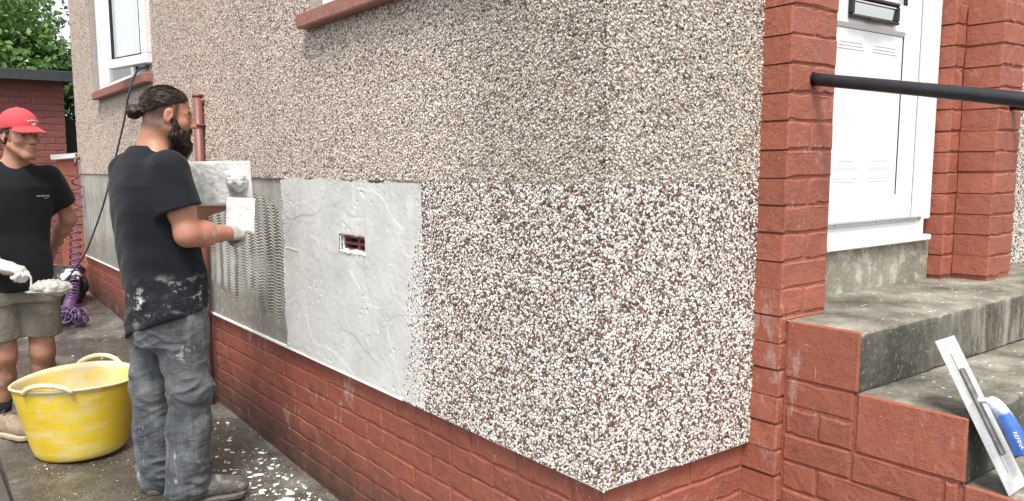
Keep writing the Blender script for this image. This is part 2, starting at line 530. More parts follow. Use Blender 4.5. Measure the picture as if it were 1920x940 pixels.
def shirt_stain(t, P, k):
    s = t.n("SeparateXYZ", {0: P})
    # dried render wiped across the lower back of the shirt
    dz = t.math('ABSOLUTE', t.math('SUBTRACT', s.outputs[2], t.math('ADD', 0.835, t.math('MULTIPLY', t.math('SUBTRACT', 3.28, s.outputs[1]), 0.3))))
    dy = t.math('ABSOLUTE', t.math('SUBTRACT', s.outputs[1], 3.27))
    m = t.math('MULTIPLY', t.ramp(dz, [(0.015, 1), (0.10, 0)]), t.ramp(dy, [(0.05, 1), (0.16, 0)]))
    n = t.noise(t.scale(P, 16, 22, 26), 1.0, 7, 0.72)
    k = t.mix(t.math('MULTIPLY', m, t.ramp(n, [(0.54, 0), (0.64, 0.85)])), k, (0.5, 0.5, 0.49))
    # fine dust lower down
    d = t.ramp(s.outputs[2], [(0.7, 0.35), (0.98, 0.0)])
    k = t.mix(t.math('MULTIPLY', d, t.ramp(t.noise(P, 30, 6, 0.7), [(0.5, 0), (0.68, 0.5)])), k, (0.22, 0.22, 0.21))
    return k


def jeans_stain(t, P, k):
    n = t.noise(t.scale(P, 14, 14, 9), 1.0, 8, 0.75)
    k = t.mix(t.ramp(n, [(0.60, 0), (0.68, 0.75)]), k, (0.50, 0.50, 0.48))
    n2 = t.noise(P, 4.5, 6, 0.65)
    k = t.mix(t.ramp(n2, [(0.46, 0), (0.68, 0.5)]), k, (0.19, 0.192, 0.188))
    return k

M['shirt'] = cloth("black_cotton", (0.0070, 0.0085, 0.0125), shirt_stain, fold_amt=0.2)
M['shirt2'] = cloth("black_cotton_clean", (0.0062, 0.0070, 0.0088), fold_amt=0.14)
M['jeans'] = cloth("grey_denim", (0.060, 0.067, 0.076), jeans_stain, streak=0.35)
M['shorts'] = cloth("grey_twill", (0.145, 0.135, 0.112), streak=0.25)
M['sock'] = cloth("black_sock", (0.012, 0.012, 0.016))
M['cap'] = cloth("red_cotton", (0.50, 0.062, 0.072), fold_amt=0.1)
M['glove'] = cloth("white_glove", (0.52, 0.52, 0.50), fold_amt=0.3)
M['grey_glove'] = cloth("grey_glove", (0.36, 0.36, 0.33))
def boot_stain(t, P, k):
    return t.mix(t.ramp(t.noise(P, 26, 7, 0.7), [(0.5, 0), (0.68, 0.7)]), k, (0.40, 0.38, 0.34))
M['boot_dark'] = cloth("dusty_dark_leather", (0.075, 0.072, 0.062), boot_stain, 0.7)
M['boot_tan'] = cloth("tan_leather", (0.23, 0.17, 0.115), boot_stain, 0.7)
M['sole'] = plain("boot_sole", (0.10, 0.09, 0.075), 0.8, var=0.3, scale=40)
M['sole2'] = plain("pale_sole", (0.38, 0.31, 0.22), 0.8, var=0.25, scale=40)
M['lace'] = plain("boot_lace", (0.10, 0.09, 0.08), 0.8)
t = NT("eyeball"); t.done((0.55, 0.52, 0.48), 0.15, 0.5); M['eye'] = t.m
M['iris'] = plain("dark_iris", (0.03, 0.018, 0.012), 0.1)

# plants
t = NT("leaf")
a = t.n("Attribute", attribute_name='Col').outputs['Color']
t.done(a, 0.45, 0.4)
tr = t.n("BsdfTranslucent", {'Color': a})
mx = t.n("MixShader", {0: 0.42, 1: t.b.outputs[0], 2: tr.outputs[0]})
t.l(mx.outputs[0], t.t.nodes["Material Output"].inputs[0])
M['leaf'] = t.m
M['bark'] = plain("bark", (0.09, 0.07, 0.05), 0.9, var=0.3, bump=0.8, bscale=25, bdist=0.02)

# ------------------------------------------------------------------ setting: ground, path
def sheet(name, xs, ys, zf, mat, kind='structure', parent=None):
    X, Y = np.meshgrid(xs, ys, indexing='ij')
    Z = zf(X, Y)
    v = np.stack([X, Y, Z], -1).reshape(-1, 3)
    n, m = len(xs), len(ys)
    i = (np.arange(n - 1)[:, None] * m + np.arange(m - 1)[None]).ravel()
    f = np.stack([i, i + m, i + m + 1, i + 1], -1)
    me = bpy.data.meshes.new(name)
    me.from_pydata(v.tolist(), [], f.tolist()); me.update()
    o = obj(name, me, mat, parent, True)
    if kind: o["kind"] = kind
    return o

big = np.array([-300, -120, -60, -30, -15, -8, -4, -3, -2, -1, 0, 1, 2, 3, 4, 5, 6, 7, 8, 9, 9.5, 11, 14, 18, 26, 45, 90, 200, 400.])
sheet("ground", big, big, lambda X, Y: gz(Y) - 0.03, M['ground'])
def pathz(X, Y):
    p_ = np.stack([X, Y, 0 * X], -1).reshape(-1, 3)
    return gz(Y) + (0.006 * fbm(p_ * 3.0)).reshape(X.shape)
xs = np.linspace(0.30, 1.50, 40); ys = np.linspace(-2.5, 9.6, 300)
sheet("path", xs, ys, pathz, M['path'])
kb = MB()
for k in range(14):
    y0 = -2.4 + k * 0.86
    kb.cbox((0.225, y0, float(gz(y0)) - 0.1), (0.288, y0 + 0.845, float(gz(y0 + 0.43)) - 0.004), 0.006)
kb.build("path_edging", M['ground'])["kind"] = 'structure'

# ------------------------------------------------------------------ house
house = thing("house", "pebbledashed house with red painted brickwork, white door and open white window", "house")
FX, FY = 1.412, 1.395            # finished faces of the flank and of the front
ZB, ZT = 0.535, 1.315            # the strip of wall being renewed
YEND = 8.40
TOP = 5.0
WIN = [(5.72, 7.47, 2.0, 3.25), (1.72, 3.07, 1.992, 3.25)]       # openings in the flank (y0, y1, z0, z1)


def panel_faces(u0, u1, z0, z1, holes):
    """grid of rectangles covering u0..u1 x z0..z1 without the holes"""
    us = sorted({u0, u1, *[h[0] for h in holes], *[h[1] for h in holes]})
    zs = sorted({z0, z1, *[h[2] for h in holes], *[h[3] for h in holes]})
    us = [u for u in us if u0 <= u <= u1]; zs = [z for z in zs if z0 <= z <= z1]
    out = []
    for a, b in zip(us[:-1], us[1:]):
        for c_, d in zip(zs[:-1], zs[1:]):
            mu, mz = (a + b) / 2, (c_ + d) / 2
            if any(h[0] < mu < h[1] and h[2] < mz < h[3] for h in holes): continue
            out.append((a, b, c_, d))
    return out

w = MB()
for (a, b, c_, d) in panel_faces(FY + 0.02, YEND, ZT, TOP, WIN):
    w.box((FX + 0.004, a, c_), (FX + 0.28, b, d))
w.box((FX + 0.014, 3.30, ZB), (FX + 0.28, YEND, ZT))             # backing of the adhesive and basecoat
AB = (2.655, 2.868, 1.035, 1.104)                                  # air brick opening
for (a, b, c_, d) in panel_faces(2.2, 3.30, ZB, ZT, [AB]):
    w.box((FX + 0.014, a, c_), (FX + 0.28, b, d))
w.box((FX + 0.28, 2.2, ZB), (FX + 0.30, 3.3, ZT))
w.box((FX + 0.030, FY + 0.032, -0.3), (FX + 0.28, YEND, ZB))
w.build("wall", M['old_mortar'], house)
w = MB()                                                          # front walls (left and right of the doorway), back and far walls
w.box((FX + 0.010, FY + 0.004, ZT), (2.05, FY + 0.0195, TOP)); w.box((FX + 0.281, FY + 0.0195, ZT), (2.05, FY + 0.28, TOP))
w.box((FX + 0.032, FY + 0.030, -0.3), (2.05, FY + 0.28, ZB))
w.box((3.50, FY + 0.004, 0.5), (6.4, FY + 0.28, TOP))
w.box((2.05, FY + 0.12, 2.9), (3.50, FY + 0.28, TOP))
w.box((FX + 0.28, YEND - 0.25, -0.3), (6.4, YEND - 0.002, TOP))
w.box((6.15, FY + 0.28, -0.3), (6.4, YEND - 0.25, TOP))
w.build("wall", M['old_mortar'], house)
w = MB()
w.box((FX + 0.30, FY + 0.3, 4.9), (6.15, YEND - 0.26, 4.98))
w.build("ceiling", M['room'], house)
w = MB()
w.box((FX + 0.006, FY + 0.022, ZB), (FX + 0.2, 2.42, ZT))
w.box((FX + 0.20, FY + 0.006, ZB), (2.045, FY + 0.2, ZT))
w.box((FX + 0.006, FY + 0.006, ZB), (FX + 0.20, FY + 0.022, ZT))
w.build("fresh_base", M['new_mortar'], house)

# ---- stone chips as real geometry
def chip_tree():
    g = bpy.data.node_groups.new("stone_chips", 'GeometryNodeTree')
    g.interface.new_socket("Geometry", in_out='INPUT', socket_type='NodeSocketGeometry')
    g.interface.new_socket("Geometry", in_out='OUTPUT', socket_type='NodeSocketGeometry')
    gi = g.nodes.new("NodeGroupInput"); go = g.nodes.new("NodeGroupOutput")
    join = g.nodes.new("GeometryNodeJoinGeometry")
    for k in range(6):
        ico = g.nodes.new("GeometryNodeMeshIcoSphere"); ico.inputs['Radius'].default_value = 1.0; ico.inputs['Subdivisions'].default_value = 1
        sp = g.nodes.new("GeometryNodeSetPosition")
        nz = g.nodes.new("ShaderNodeTexNoise"); nz.noise_dimensions = '4D'
        nz.inputs['Scale'].default_value = 0.9; nz.inputs['W'].default_value = 3.7 * k + 0.5
        sub = g.nodes.new("ShaderNodeVectorMath"); sub.operation = 'SUBTRACT'; sub.inputs[1].default_value = (0.5, 0.5, 0.5)
        scl = g.nodes.new("ShaderNodeVectorMath"); scl.operation = 'SCALE'; scl.inputs['Scale'].default_value = 1.9
        g.links.new(nz.outputs['Color'], sub.inputs[0]); g.links.new(sub.outputs[0], scl.inputs[0])
        g.links.new(ico.outputs[0], sp.inputs[0]); g.links.new(scl.outputs[0], sp.inputs['Offset'])
        sh = g.nodes.new("GeometryNodeSetShadeSmooth"); sh.inputs['Shade Smooth'].default_value = False
        g.links.new(sp.outputs[0], sh.inputs[0])
        sm = g.nodes.new("GeometryNodeSetMaterial"); sm.inputs['Material'].default_value = M['chip']
        g.links.new(sh.outputs[0], sm.inputs[0])
        ti = g.nodes.new("GeometryNodeGeometryToInstance")
        g.links.new(sm.outputs[0], ti.inputs[0]); g.links.new(ti.outputs[0], join.inputs[0])
    iop = g.nodes.new("GeometryNodeInstanceOnPoints")
    g.links.new(gi.outputs[0], iop.inputs['Points']); g.links.new(join.outputs[0], iop.inputs['Instance'])
    iop.inputs['Pick Instance'].default_value = True
    for nm, typ, sock in (("pick", 'INT', 'Instance Index'), ("rot", 'FLOAT_VECTOR', 'Rotation'), ("scl", 'FLOAT_VECTOR', 'Scale')):
        na = g.nodes.new("GeometryNodeInputNamedAttribute"); na.data_type = typ; na.inputs['Name'].default_value = nm
        g.links.new(na.outputs[0], iop.inputs[sock])
    g.links.new(iop.outputs[0], go.inputs[0])
    return g

CHIPS = chip_tree()


def scatter(rects, spacing, edge=None):
    """jittered hexagonal points (u, z) over rectangles"""
    P_ = []
    for (a, b, c_, d) in rects:
        nu = int((b - a) / spacing) + 1; nz_ = int((d - c_) / (spacing * 0.866)) + 1
        I, J = np.meshgrid(np.arange(nu), np.arange(nz_), indexing='ij')
        u = a + (I + 0.5 * (J % 2)) * spacing; z = c_ + J * spacing * 0.866
        q = np.stack([u.ravel(), z.ravel()], -1) + rng.uniform(-0.42, 0.42, (u.size, 2)) * spacing
        P_.append(q[(q[:, 0] > a) & (q[:, 0] < b) & (q[:, 1] > c_) & (q[:, 1] < d)])
    q = np.concatenate(P_)
    return q[edge(q)] if edge is not None else q


def chips(name, pts, nrm, size, colors, parent):
    n = len(pts)
    me = bpy.data.meshes.new(name)
    me.vertices.add(n); me.vertices.foreach_set("co", pts.astype(np.float32).ravel())
    s = size * rng.uniform(0.62, 1.25, n)
    sv = np.stack([s * rng.uniform(0.9, 1.22, n), s * rng.uniform(0.8, 1.0, n), s * rng.uniform(0.38, 0.62, n)], -1)
    spin = rng.uniform(0, 6.28, n); tl = rng.normal(0, 0.24, (2, n))
    if nrm is None: nrm = np.zeros(n, bool)
    rot = np.where(nrm[:, None], np.stack([tl[0], spin, tl[1]], -1), np.stack([spin, tl[0], tl[1]], -1))
    sv = np.where(nrm[:, None], sv[:, [0, 2, 1]], sv[:, [2, 0, 1]])
    for nm, typ, dat in (("scl", 'FLOAT_VECTOR', sv), ("rot", 'FLOAT_VECTOR', rot)):
        at = me.attributes.new(nm, typ, 'POINT'); at.data.foreach_set("vector", dat.astype(np.float32).ravel())
    at = me.attributes.new("pick", 'INT', 'POINT'); at.data.foreach_set("value", rng.integers(0, 6, n).astype(np.int32))
    at = me.attributes.new("col", 'FLOAT_COLOR', 'POINT')
    at.data.foreach_set("color", np.concatenate([colors, np.ones((n, 1))], 1).astype(np.float32).ravel())
    o = obj(name, me, None, parent)
    o["kind"] = 'stuff'
    md = o.modifiers.new("chips", 'NODES'); md.node_group = CHIPS
    return o


def palette(n, cols, weights, var=0.15):
    w_ = np.array(weights, float); w_ /= w_.sum()
    c = np.array(cols)[rng.choice(len(cols), n, p=w_)]
    return np.clip(c * (1 + rng.uniform(-var, var, (n, 1))), 0, 0.9)

OLDC = [(0.82, 0.775, 0.725), (0.68, 0.62, 0.57), (0.47, 0.395, 0.36), (0.23, 0.18, 0.165), (0.085, 0.075, 0.07), (0.50, 0.32, 0.24), (0.56, 0.56, 0.52)]
def old_cols(p3):
    n = len(p3)
    a = palette(n, OLDC, [38, 26, 13, 10, 7, 3, 6], 0.2)
    # the far end of the flank is the warmer, the end by the corner the greyer and greener with algae
    t_ = np.clip((p3[:, 1] - 2.0) / 2.5, 0, 1)[:, None]
    g_ = fbm(p3 * np.array([1.3, 1.3, 0.5])) [:, None]
    a = a * (1 - 0.20 * (1 - t_) * np.clip(0.2 + g_ * 2.0, 0, 1.0) * np.array([1.05, 0.98, 1.1]))
    a = a * np.where(t_ > 0, 1, 1) * (np.array([0.94, 0.855, 0.79]) * t_ + np.array([0.99, 0.95, 0.905]) * (1 - t_))
    return np.clip(a, 0.01, 0.9)

WINX = [(5.70, 7.49, 1.90, 3.25), (1.70, 3.09, 1.925, 3.25)]
def inwin(q):
    k = np.ones(len(q), bool)
    for h in WINX: k &= ~((q[:, 0] > h[0]) & (q[:, 0] < h[1]) & (q[:, 1] > h[2]) & (q[:, 1] < h[3]))
    return k
def ztop(q): return q[:, 1] < 1.95 + np.clip(q[:, 0] - 1.4, 0, 9) * 0.16 + 0.25
q = scatter([(FY - 0.002, 4.6, ZT + 0.004, 3.3)], 0.0061, lambda q: inwin(q) & ztop(q))
q2 = scatter([(4.6, YEND, ZT + 0.004, 3.6)], 0.0072, lambda q: inwin(q) & ztop(q))
q = np.concatenate([q, q2])
p3 = np.stack([np.full(len(q), FX + 0.003) + rng.uniform(-0.002, 0.002, len(q)), q[:, 0], q[:, 1]], -1)
p3[:, 1] = np.where(p3[:, 1] < FY + 0.004, FY + 0.004, p3[:, 1])
qf = scatter([(FX, 2.05, ZT + 0.004, 2.3), (3.555, 5.4, 0.93, 2.6)], 0.0066)
pf = np.stack([qf[:, 0], np.full(len(qf), FY + 0.003) + rng.uniform(-0.002, 0.002, len(qf)), qf[:, 1]], -1)
cf = np.clip(old_cols(pf) * 1.12, 0, 0.86)  # front-face chips lightened: brighter sky light put into their colour
right = pf[:, 0] > 3
cf[right] = palette(right.sum(), [(0.78, 0.74, 0.65), (0.62, 0.57, 0.48), (0.20, 0.14, 0.11), (0.08, 0.07, 0.06)], [48, 25, 15, 12])
allp = np.concatenate([p3, pf]); allc = np.concatenate([old_cols(p3), cf])
pc = np.concatenate([np.tile([[0, 0]], (1, 1))])
tag(chips("pebbledash", allp, np.arange(len(allp)) >= len(p3), 0.0041, allc, house), "old weathered pebbledash of beige, brown and grey chips")

NEWC = [(0.80, 0.77, 0.71), (0.68, 0.63, 0.57), (0.50, 0.43, 0.38), (0.135, 0.06, 0.045), (0.07, 0.042, 0.035), (0.26, 0.15, 0.12)]
def ragged(q):
    zz_ = (q[:, 1] - ZB) / (ZT - ZB)
    n_ = vnoise(np.stack([q[:, 1] * 14, q[:, 1] * 0 + 3, q[:, 0] * 0], -1)) * 0.026 + vnoise(np.stack([q[:, 1] * 60, q[:, 0] * 60, q[:, 0] * 0], -1)) * 0.016
    lim = 2.385 - 0.125 * np.clip(zz_, 0, 1) ** 1.3 + n_
    lim = np.where((zz_ > 0.3) & (zz_ < 0.6), lim + 0.01, lim)
    return rng.random(len(q)) < np.clip(1 - (q[:, 0] - (lim - 0.045)) / 0.06, 0, 1) ** 0.7
q = scatter([(FY - 0.002, 2.46, ZB - 0.001, ZT + 0.004)], 0.0063, ragged)
pn = np.stack([np.full(len(q), FX + 0.003) + rng.uniform(-0.002, 0.002, len(q)), q[:, 0], q[:, 1]], -1)
qf = scatter([(FX, 2.045, ZB - 0.001, ZT + 0.004)], 0.0063)
pf = np.stack([qf[:, 0], np.full(len(qf), FY + 0.003) + rng.uniform(-0.002, 0.002, len(qf)), qf[:, 1]], -1)
qc = rng.uniform(ZB, ZT, 260)
pcn = np.stack([np.full(260, FX + 0.003), np.full(260, FY + 0.003), qc], -1) + rng.uniform(-0.003, 0.003, (260, 3))
allp = np.concatenate([pn, pf, pcn])
nn = len(allp)
newc = palette(nn, NEWC, [43, 18, 6, 18, 9, 8], 0.15)
tag(chips("pebbledash", allp, (np.arange(nn) >= len(pn)) & (np.arange(nn) < len(pn) + len(pf)), 0.0045, newc, house), "fresh bright pebbledash of white and dark maroon chips")

# ---- combed adhesive and smooth basecoat as relief
def coat_lim(Z):
    z_ = np.asarray(Z, float).ravel(); o_ = 0 * z_
    return 3.437 + 0.016 * vnoise(np.stack([z_ * 7, o_, o_], -1)) + 0.010 * vnoise(np.stack([z_ * 26, o_ + 4, o_], -1))


def relief(name, y0, y1, z0, z1, ny, nz_, hf, mat, hole=None, label=None, keep=None):
    ys_ = np.linspace(y0, y1, ny); zs_ = np.linspace(z0, z1, nz_)
    Y, Z = np.meshgrid(ys_, zs_, indexing='ij')
    h = hf(Y.ravel(), Z.ravel()).reshape(Y.shape)
    X = FX + 0.012 - h
    v = np.stack([X, Y, Z], -1).reshape(-1, 3)
    i = (np.arange(ny - 1)[:, None] * nz_ + np.arange(nz_ - 1)[None]).ravel()
    f = np.stack([i, i + 1, i + nz_ + 1, i + nz_], -1)
    if hole is not None:
        c = v[f].mean(1)
        f = f[~((c[:, 1] > hole[0]) & (c[:, 1] < hole[1]) & (c[:, 2] > hole[2]) & (c[:, 2] < hole[3]))]
    if keep is not None:
        c = v[f].mean(1); f = f[keep(c[:, 1], c[:, 2])]
    me = bpy.data.meshes.new(name); me.from_pydata(v.tolist(), [], f.tolist()); me.update()
    o = obj(name, me, mat, house, True)
    if label: o["label"] = label
    return o


def comb(Y, Z):
    p_ = np.stack([Y, Z, 0 * Y], -1)
    wav = 0.0080 * np.sin(2 * np.pi * (Y / 0.118 + 0.25 * vnoise(p_ * np.array([0.6, 2.2, 1]))))
    wav = wav * (0.75 + 0.5 * vnoise(p_ * 2.5 + 9))
    # separate upright pulls of the comb, each a little out of step with the next
    sw = (Y + 0.02 * vnoise(np.stack([Z * 3, 0 * Y, 0 * Y + 2], -1))) / 0.235
    sid = np.floor(sw); fr = sw - sid
    wav = wav + 0.006 * np.sin(sid * 2.1) + 0.05 * np.sin(sid * 1.7) * (fr - 0.5) * 0.25
    ph = (Z + wav) / 0.0150
    rid = np.clip(0.5 + 0.85 * np.cos(2 * np.pi * ph), 0, 1)
    amp = np.clip(0.8 + 0.8 * vnoise(p_ * np.array([5, 4, 1]) + 4), 0.5, 1)
    # the comb starts under a flat smear along the top and stops in a flat smear along the foot
    edge_t = 1.215 + 0.05 * vnoise(np.stack([Y * 9, 0 * Y, 0 * Y], -1)) + 0.02 * np.sin(2 * np.pi * Y / 0.118)
    edge_b = 0.70 + 0.06 * vnoise(np.stack([Y * 7, 0 * Y + 5, 0 * Y], -1))
    k = np.clip((edge_t - Z) / 0.02, 0, 1) * np.clip((Z - edge_b) / 0.04, 0, 1)
    far = np.clip((Y - 5.2) / 1.5, 0, 1)
    k = k * (1 - 0.4 * far) * np.clip(np.minimum(fr, 1 - fr) / 0.05, 0.15, 1) * np.clip(1.15 - 1.6 * np.clip(vnoise(p_ * np.array([6, 9, 1]) + 33) - 0.25, 0, 1), 0.2, 1)
    low = (Z < edge_b)
    fine = 0.0012 * np.sin(2 * np.pi * Y / 0.007) * low
    return 0.0002 + 0.0068 * rid * k * amp + fine + 0.0012 * fbm(p_ * 30)
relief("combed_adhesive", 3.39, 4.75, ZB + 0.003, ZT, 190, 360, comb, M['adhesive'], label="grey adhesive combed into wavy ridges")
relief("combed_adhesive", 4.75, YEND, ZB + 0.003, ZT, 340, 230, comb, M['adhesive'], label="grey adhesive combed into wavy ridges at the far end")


def coat(Y, Z):
    p_ = np.stack([Y, Z, 0 * Y], -1)
    h = 0.0105 + 0.0022 * fbm(p_ * 3.2)
    wn_ = p_ + 0.09 * np.stack([vnoise(p_ * 5), vnoise(p_ * 5 + 31), 0 * Y], -1)
    for sx, sz, th, s, off in ((4.0, 2.2, 0.22, 0.0011, 0), (2.4, 4.2, 0.28, 0.0010, 11), (7, 5, 0.30, 0.0009, 23), (3.1, 6.5, 0.32, 0.0008, 41), (12, 5, 0.3, 0.0007, 57)):
        n_ = vnoise(wn_ * np.array([sx, sz, 1]) + off)
        h = h + s * np.clip((n_ - th) / 0.02, 0, 1)                 # trowel laps with a crisp edge
        h = h + s * 0.3 * np.exp(-((n_ - th - 0.012) / 0.009) ** 2) * np.clip(vnoise(p_ * 14 + off) * 3, 0, 1)  # the ridge along the edge
    h = h + 0.0016 * np.exp(-((Y - (3.30 + 0.03 * vnoise(p_ * 6))) / 0.006) ** 2) * (Z < 1.26) * (Z > 0.93)
    h = h + 0.0022 * np.exp(-((Z - (1.0 + 0.02 * (Y - 3.3))) / 0.004) ** 2) * (np.abs(Y - 3.37) < 0.09)
    pit = fbm(p_ * 55, 2)
    h = h - 0.0025 * np.clip((pit - 0.42) / 0.05, 0, 1) * np.clip(vnoise(p_ * 9 + 5) * 3, 0, 1)
    return h + 0.0008 * fbm(p_ * 60)
def coat_keep(Y, Z):
    o_ = 0 * Y
    return (Y < coat_lim(Z)) & (Z < ZT - 0.002 + 0.010 * vnoise(np.stack([Y * 9, o_ + 2, o_], -1)) + 0.004 * vnoise(np.stack([Y * 45, o_ + 7, o_], -1)))
relief("basecoat", 2.25, 3.47, ZB + 0.002, ZT + 0.012, 330, 240, coat, M['basecoat'], AB, "smooth pale grey render coat with trowel laps", coat_keep)
# ragged left edge thickness of the smooth coat
e = MB()
zl = np.linspace(ZB + 0.006, ZT - 0.01, 110)
pts = [(FX + 0.005, float(l_) - 0.003 + random.uniform(-0.003, 0.003), z) for z, l_ in zip(zl, coat_lim(zl))]
e.tube(pts, [random.uniform(0.0035, 0.0075) for _ in pts], 6)
e.build("coat_edge", M['basecoat'], house, True)
# starter bead along the foot of the new work
e = MB()
e.box((FX - 0.001, 2.40, ZB - 0.004), (FX + 0.03, YEND - 0.02, ZB + 0.004))
e.box((FX + 0.005, FY + 0.006, ZB - 0.0045), (FX + 0.03, 2.40, ZB - 0.001))
e.box((FX + 0.031, FY + 0.005, ZB - 0.0045), (2.04, FY + 0.03, ZB - 0.001))
e.build("starter_bead", M['white'], house)
# reveal round the air brick, then the louvred terracotta brick itself
e = MB()
y0, y1, z0, z1 = AB
for (pa, pb, rr_) in (((y0, z0), (y0, z1), 0.0035), ((y1, z0), (y1, z1), 0.0035), ((y0 - 0.01, z0 - 0.003), (y1 + 0.008, z0 - 0.002), 0.008), ((y0, z1), (y1, z1), 0.0035)):
    for dep in (0.006, 0.020, 0.036, 0.05):
        pts = [(FX + dep + random.uniform(-0.002, 0.002), pa[0] + (pb[0] - pa[0]) * i / 12 + random.uniform(-0.0025, 0.0025), pa[1] + (pb[1] - pa[1]) * i / 12 + random.uniform(-0.003, 0.003)) for i in range(13)]
        e.tube(pts, [rr_ * random.uniform(0.7, 1.35) + 0.003 * (dep > 0.01) for _ in pts], 7)
e.build("vent_reveal", M['basecoat'], house, True)
vent = MB()
yc = (y0 + y1) / 2
for za in (z0 + 0.003, z0 + 0.028, z0 + 0.053):
    vent.cbox((FX + 0.022, y0 + 0.004, za), (FX + 0.05, y1 - 0.004, za + 0.010), 0.002)
for ya in (y0 + 0.002, yc - 0.022, y1 - 0.012):
    vent.cbox((FX + 0.020, ya, z0 + 0.001), (FX + 0.048, ya + 0.011, z1 - 0.001), 0.002)
av = vent.build("air_brick", M['pipe'], house)
e = MB(); e.box((FX + 0.058, y0, z0), (FX + 0.064, y1, z1)); e.build("vent_back", M['black_gasket'], av)

# ---- bricks
_bm = {}
def brick_mesh(L, Hh, D, v, mat):
    """length along x, height along z, face towards -y; shared by like bricks"""
    k = (round(L, 3), round(Hh, 3), round(D, 3), v, mat.name)
    if k not in _bm:
        rr = random.Random(int(L * 1e4) * 31 + int(D * 1e4) * 7 + v)
        nl = 4
        ol = [(-L / 2 + L * i / nl, -Hh / 2) for i in range(nl)] + [(L / 2, -Hh / 2)] + [(L / 2 - L * i / nl, Hh / 2) for i in range(nl)] + [(-L / 2, Hh / 2)]
        m_ = len(ol); mb = MB(); vv = []
        J = [(rr.uniform(-0.0022, 0.0022), rr.uniform(-0.0028, 0.0028)) for _ in ol]
        for (x_, z_), (jx, jz) in zip(ol, J): vv.append((x_ + jx, D, z_ + jz))
        for (x_, z_), (jx, jz) in zip(ol, J): vv.append((x_ + jx, rr.uniform(0.0025, 0.006), z_ + jz))
        for (x_, z_), (jx, jz) in zip(ol, J):
            c = rr.uniform(0.003, 0.0075); vv.append((x_ + jx - math.copysign(c, x_) * (abs(x_) > L / 2 - 0.001), rr.uniform(-0.0016, 0.0012), z_ + jz - math.copysign(c, z_)))
        mb.add(vv, [(i, (i + 1) % m_, m_ + (i + 1) % m_, m_ + i) for i in range(m_)] + [(m_ + i, m_ + (i + 1) % m_, 2 * m_ + (i + 1) % m_, 2 * m_ + i) for i in range(m_)] + [tuple(range(2 * m_, 3 * m_))])
        _bm[k] = mb.mesh("brick")
        _bm[k].materials.append(mat)
    return _bm[k]


def brick(parent, L, D, loc, rz, mat, joint=0.006, course=0.0797, nv=6):
    o = bpy.data.objects.new("brick", brick_mesh(L - joint, course - joint, D, random.randrange(nv), mat))
    o.location = (loc[0] + random.uniform(-0.0012, 0.0012), loc[1] + random.uniform(-0.0012, 0.0012), loc[2] + random.uniform(-0.0015, 0.0015))
    o.rotation_euler = (random.uniform(-0.008, 0.008), random.uniform(-0.005, 0.005), rz + random.uniform(-0.006, 0.006))
    col.objects.link(o); o.parent = parent
    return o

CZ = 0.0797
def zc(k): return 1.008 + CZ * (k + 0.5)          # centre of course k above the joint at 1.008
# flank base course
pl = MB(); pl.box((FX + 0.0258, FY + 0.028, -0.35), (FX + 0.0299, YEND, ZB - 0.001)); pl = pl.build("base_wall", M['plinth'], house)
far = MB()
for k in range(-6, -14, -1):
    z = zc(k)
    off = 0.1175 * (k % 2)
    y = FY + 0.026 + off
    if off: brick(pl, 0.1175, 0.05, (FX + 0.0225, FY + 0.026 + 0.0588, z), -math.pi / 2, M['plinth'])
    while y < YEND - 0.1:
        if z + 0.05 > gz(y):
            if y < 5.9:
                brick(pl, 0.235, 0.05, (FX + 0.0225, y + 0.1175, z), -math.pi / 2, M['plinth'])
            else:
                far.cbox((FX + 0.0225, y + 0.004, z - 0.036), (FX + 0.06, y + 0.231, z + 0.036), 0.004, jit=0.0015)
        y += 0.235
far.build("brick_run", M['plinth'], pl)["kind"] = 'stuff'
# front base course between the corner and the door pier
pf_ = MB(); pf_.box((FX + 0.030, FY + 0.027, -0.35), (2.04, FY + 0.0295, ZB - 0.001)); pf_ = pf_.build("base_wall", M['brick'], house)
for k in range(-6, -14, -1):
    z = zc(k); x = FX + 0.024 + (0.1175 if k % 2 else 0)
    if k % 2: brick(pf_, 0.1175, 0.05, (FX + 0.024 + 0.0588, FY + 0.023, z), 0, M['brick'])
    while x < 2.03:
        L = min(0.235, 2.04 - x)
        brick(pf_, L, 0.05, (x + L / 2, FY + 0.023, z), 0, M['brick']); x += 0.235

# piers either side of the door
pier = MB(); pier.box((2.044, 1.311, -0.4), (2.2635, 1.62, 2.9)); pier.box((2.26, 1.425, 0.9), (2.33, 1.62, 2.9))
pier = pier.build("door_pier", M['brick'], house); pier["label"] = "red brick pier on the near side of the door"
for k in range(-14, 12):
    z = zc(k)
    if k % 2:
        brick(pier, 0.116, 0.15, (2.031 + 0.058, 1.307, z), 0, M['brick']); brick(pier, 0.118, 0.15, (2.147 + 0.059, 1.307, z), 0, M['brick'])
    else:
        brick(pier, 0.234, 0.15, (2.148, 1.307, z), 0, M['brick'])
    if k >= 0: brick(pier, 0.07, 0.12, (2.30, 1.42, z), 0, M['brick'])
pier = MB(); pier.box((3.3605, 1.295, 0.90), (3.556, 1.62, 2.9)); pier.box((3.2795, 1.425, 0.90), (3.3604, 1.62, 2.9))
pier = pier.build("door_pier", M['brick'], house); pier["label"] = "red brick pier on the far side of the door"
for k in range(-1, 12):
    z = zc(k); x0 = 3.35; wd = 0.212
    if k % 2:
        brick(pier, wd * 0.48, 0.128, (x0 + wd * 0.24, 1.29, z), 0, M['brick']); brick(pier, wd * 0.52, 0.128, (x0 + wd * 0.74, 1.29, z), 0, M['brick'])
    else:
        brick(pier, wd, 0.128, (x0 + wd / 2, 1.29, z), 0, M['brick'])
    brick(pier, 0.088, 0.10, (3.27 + 0.042, 1.42, z), 0, M['brick'])

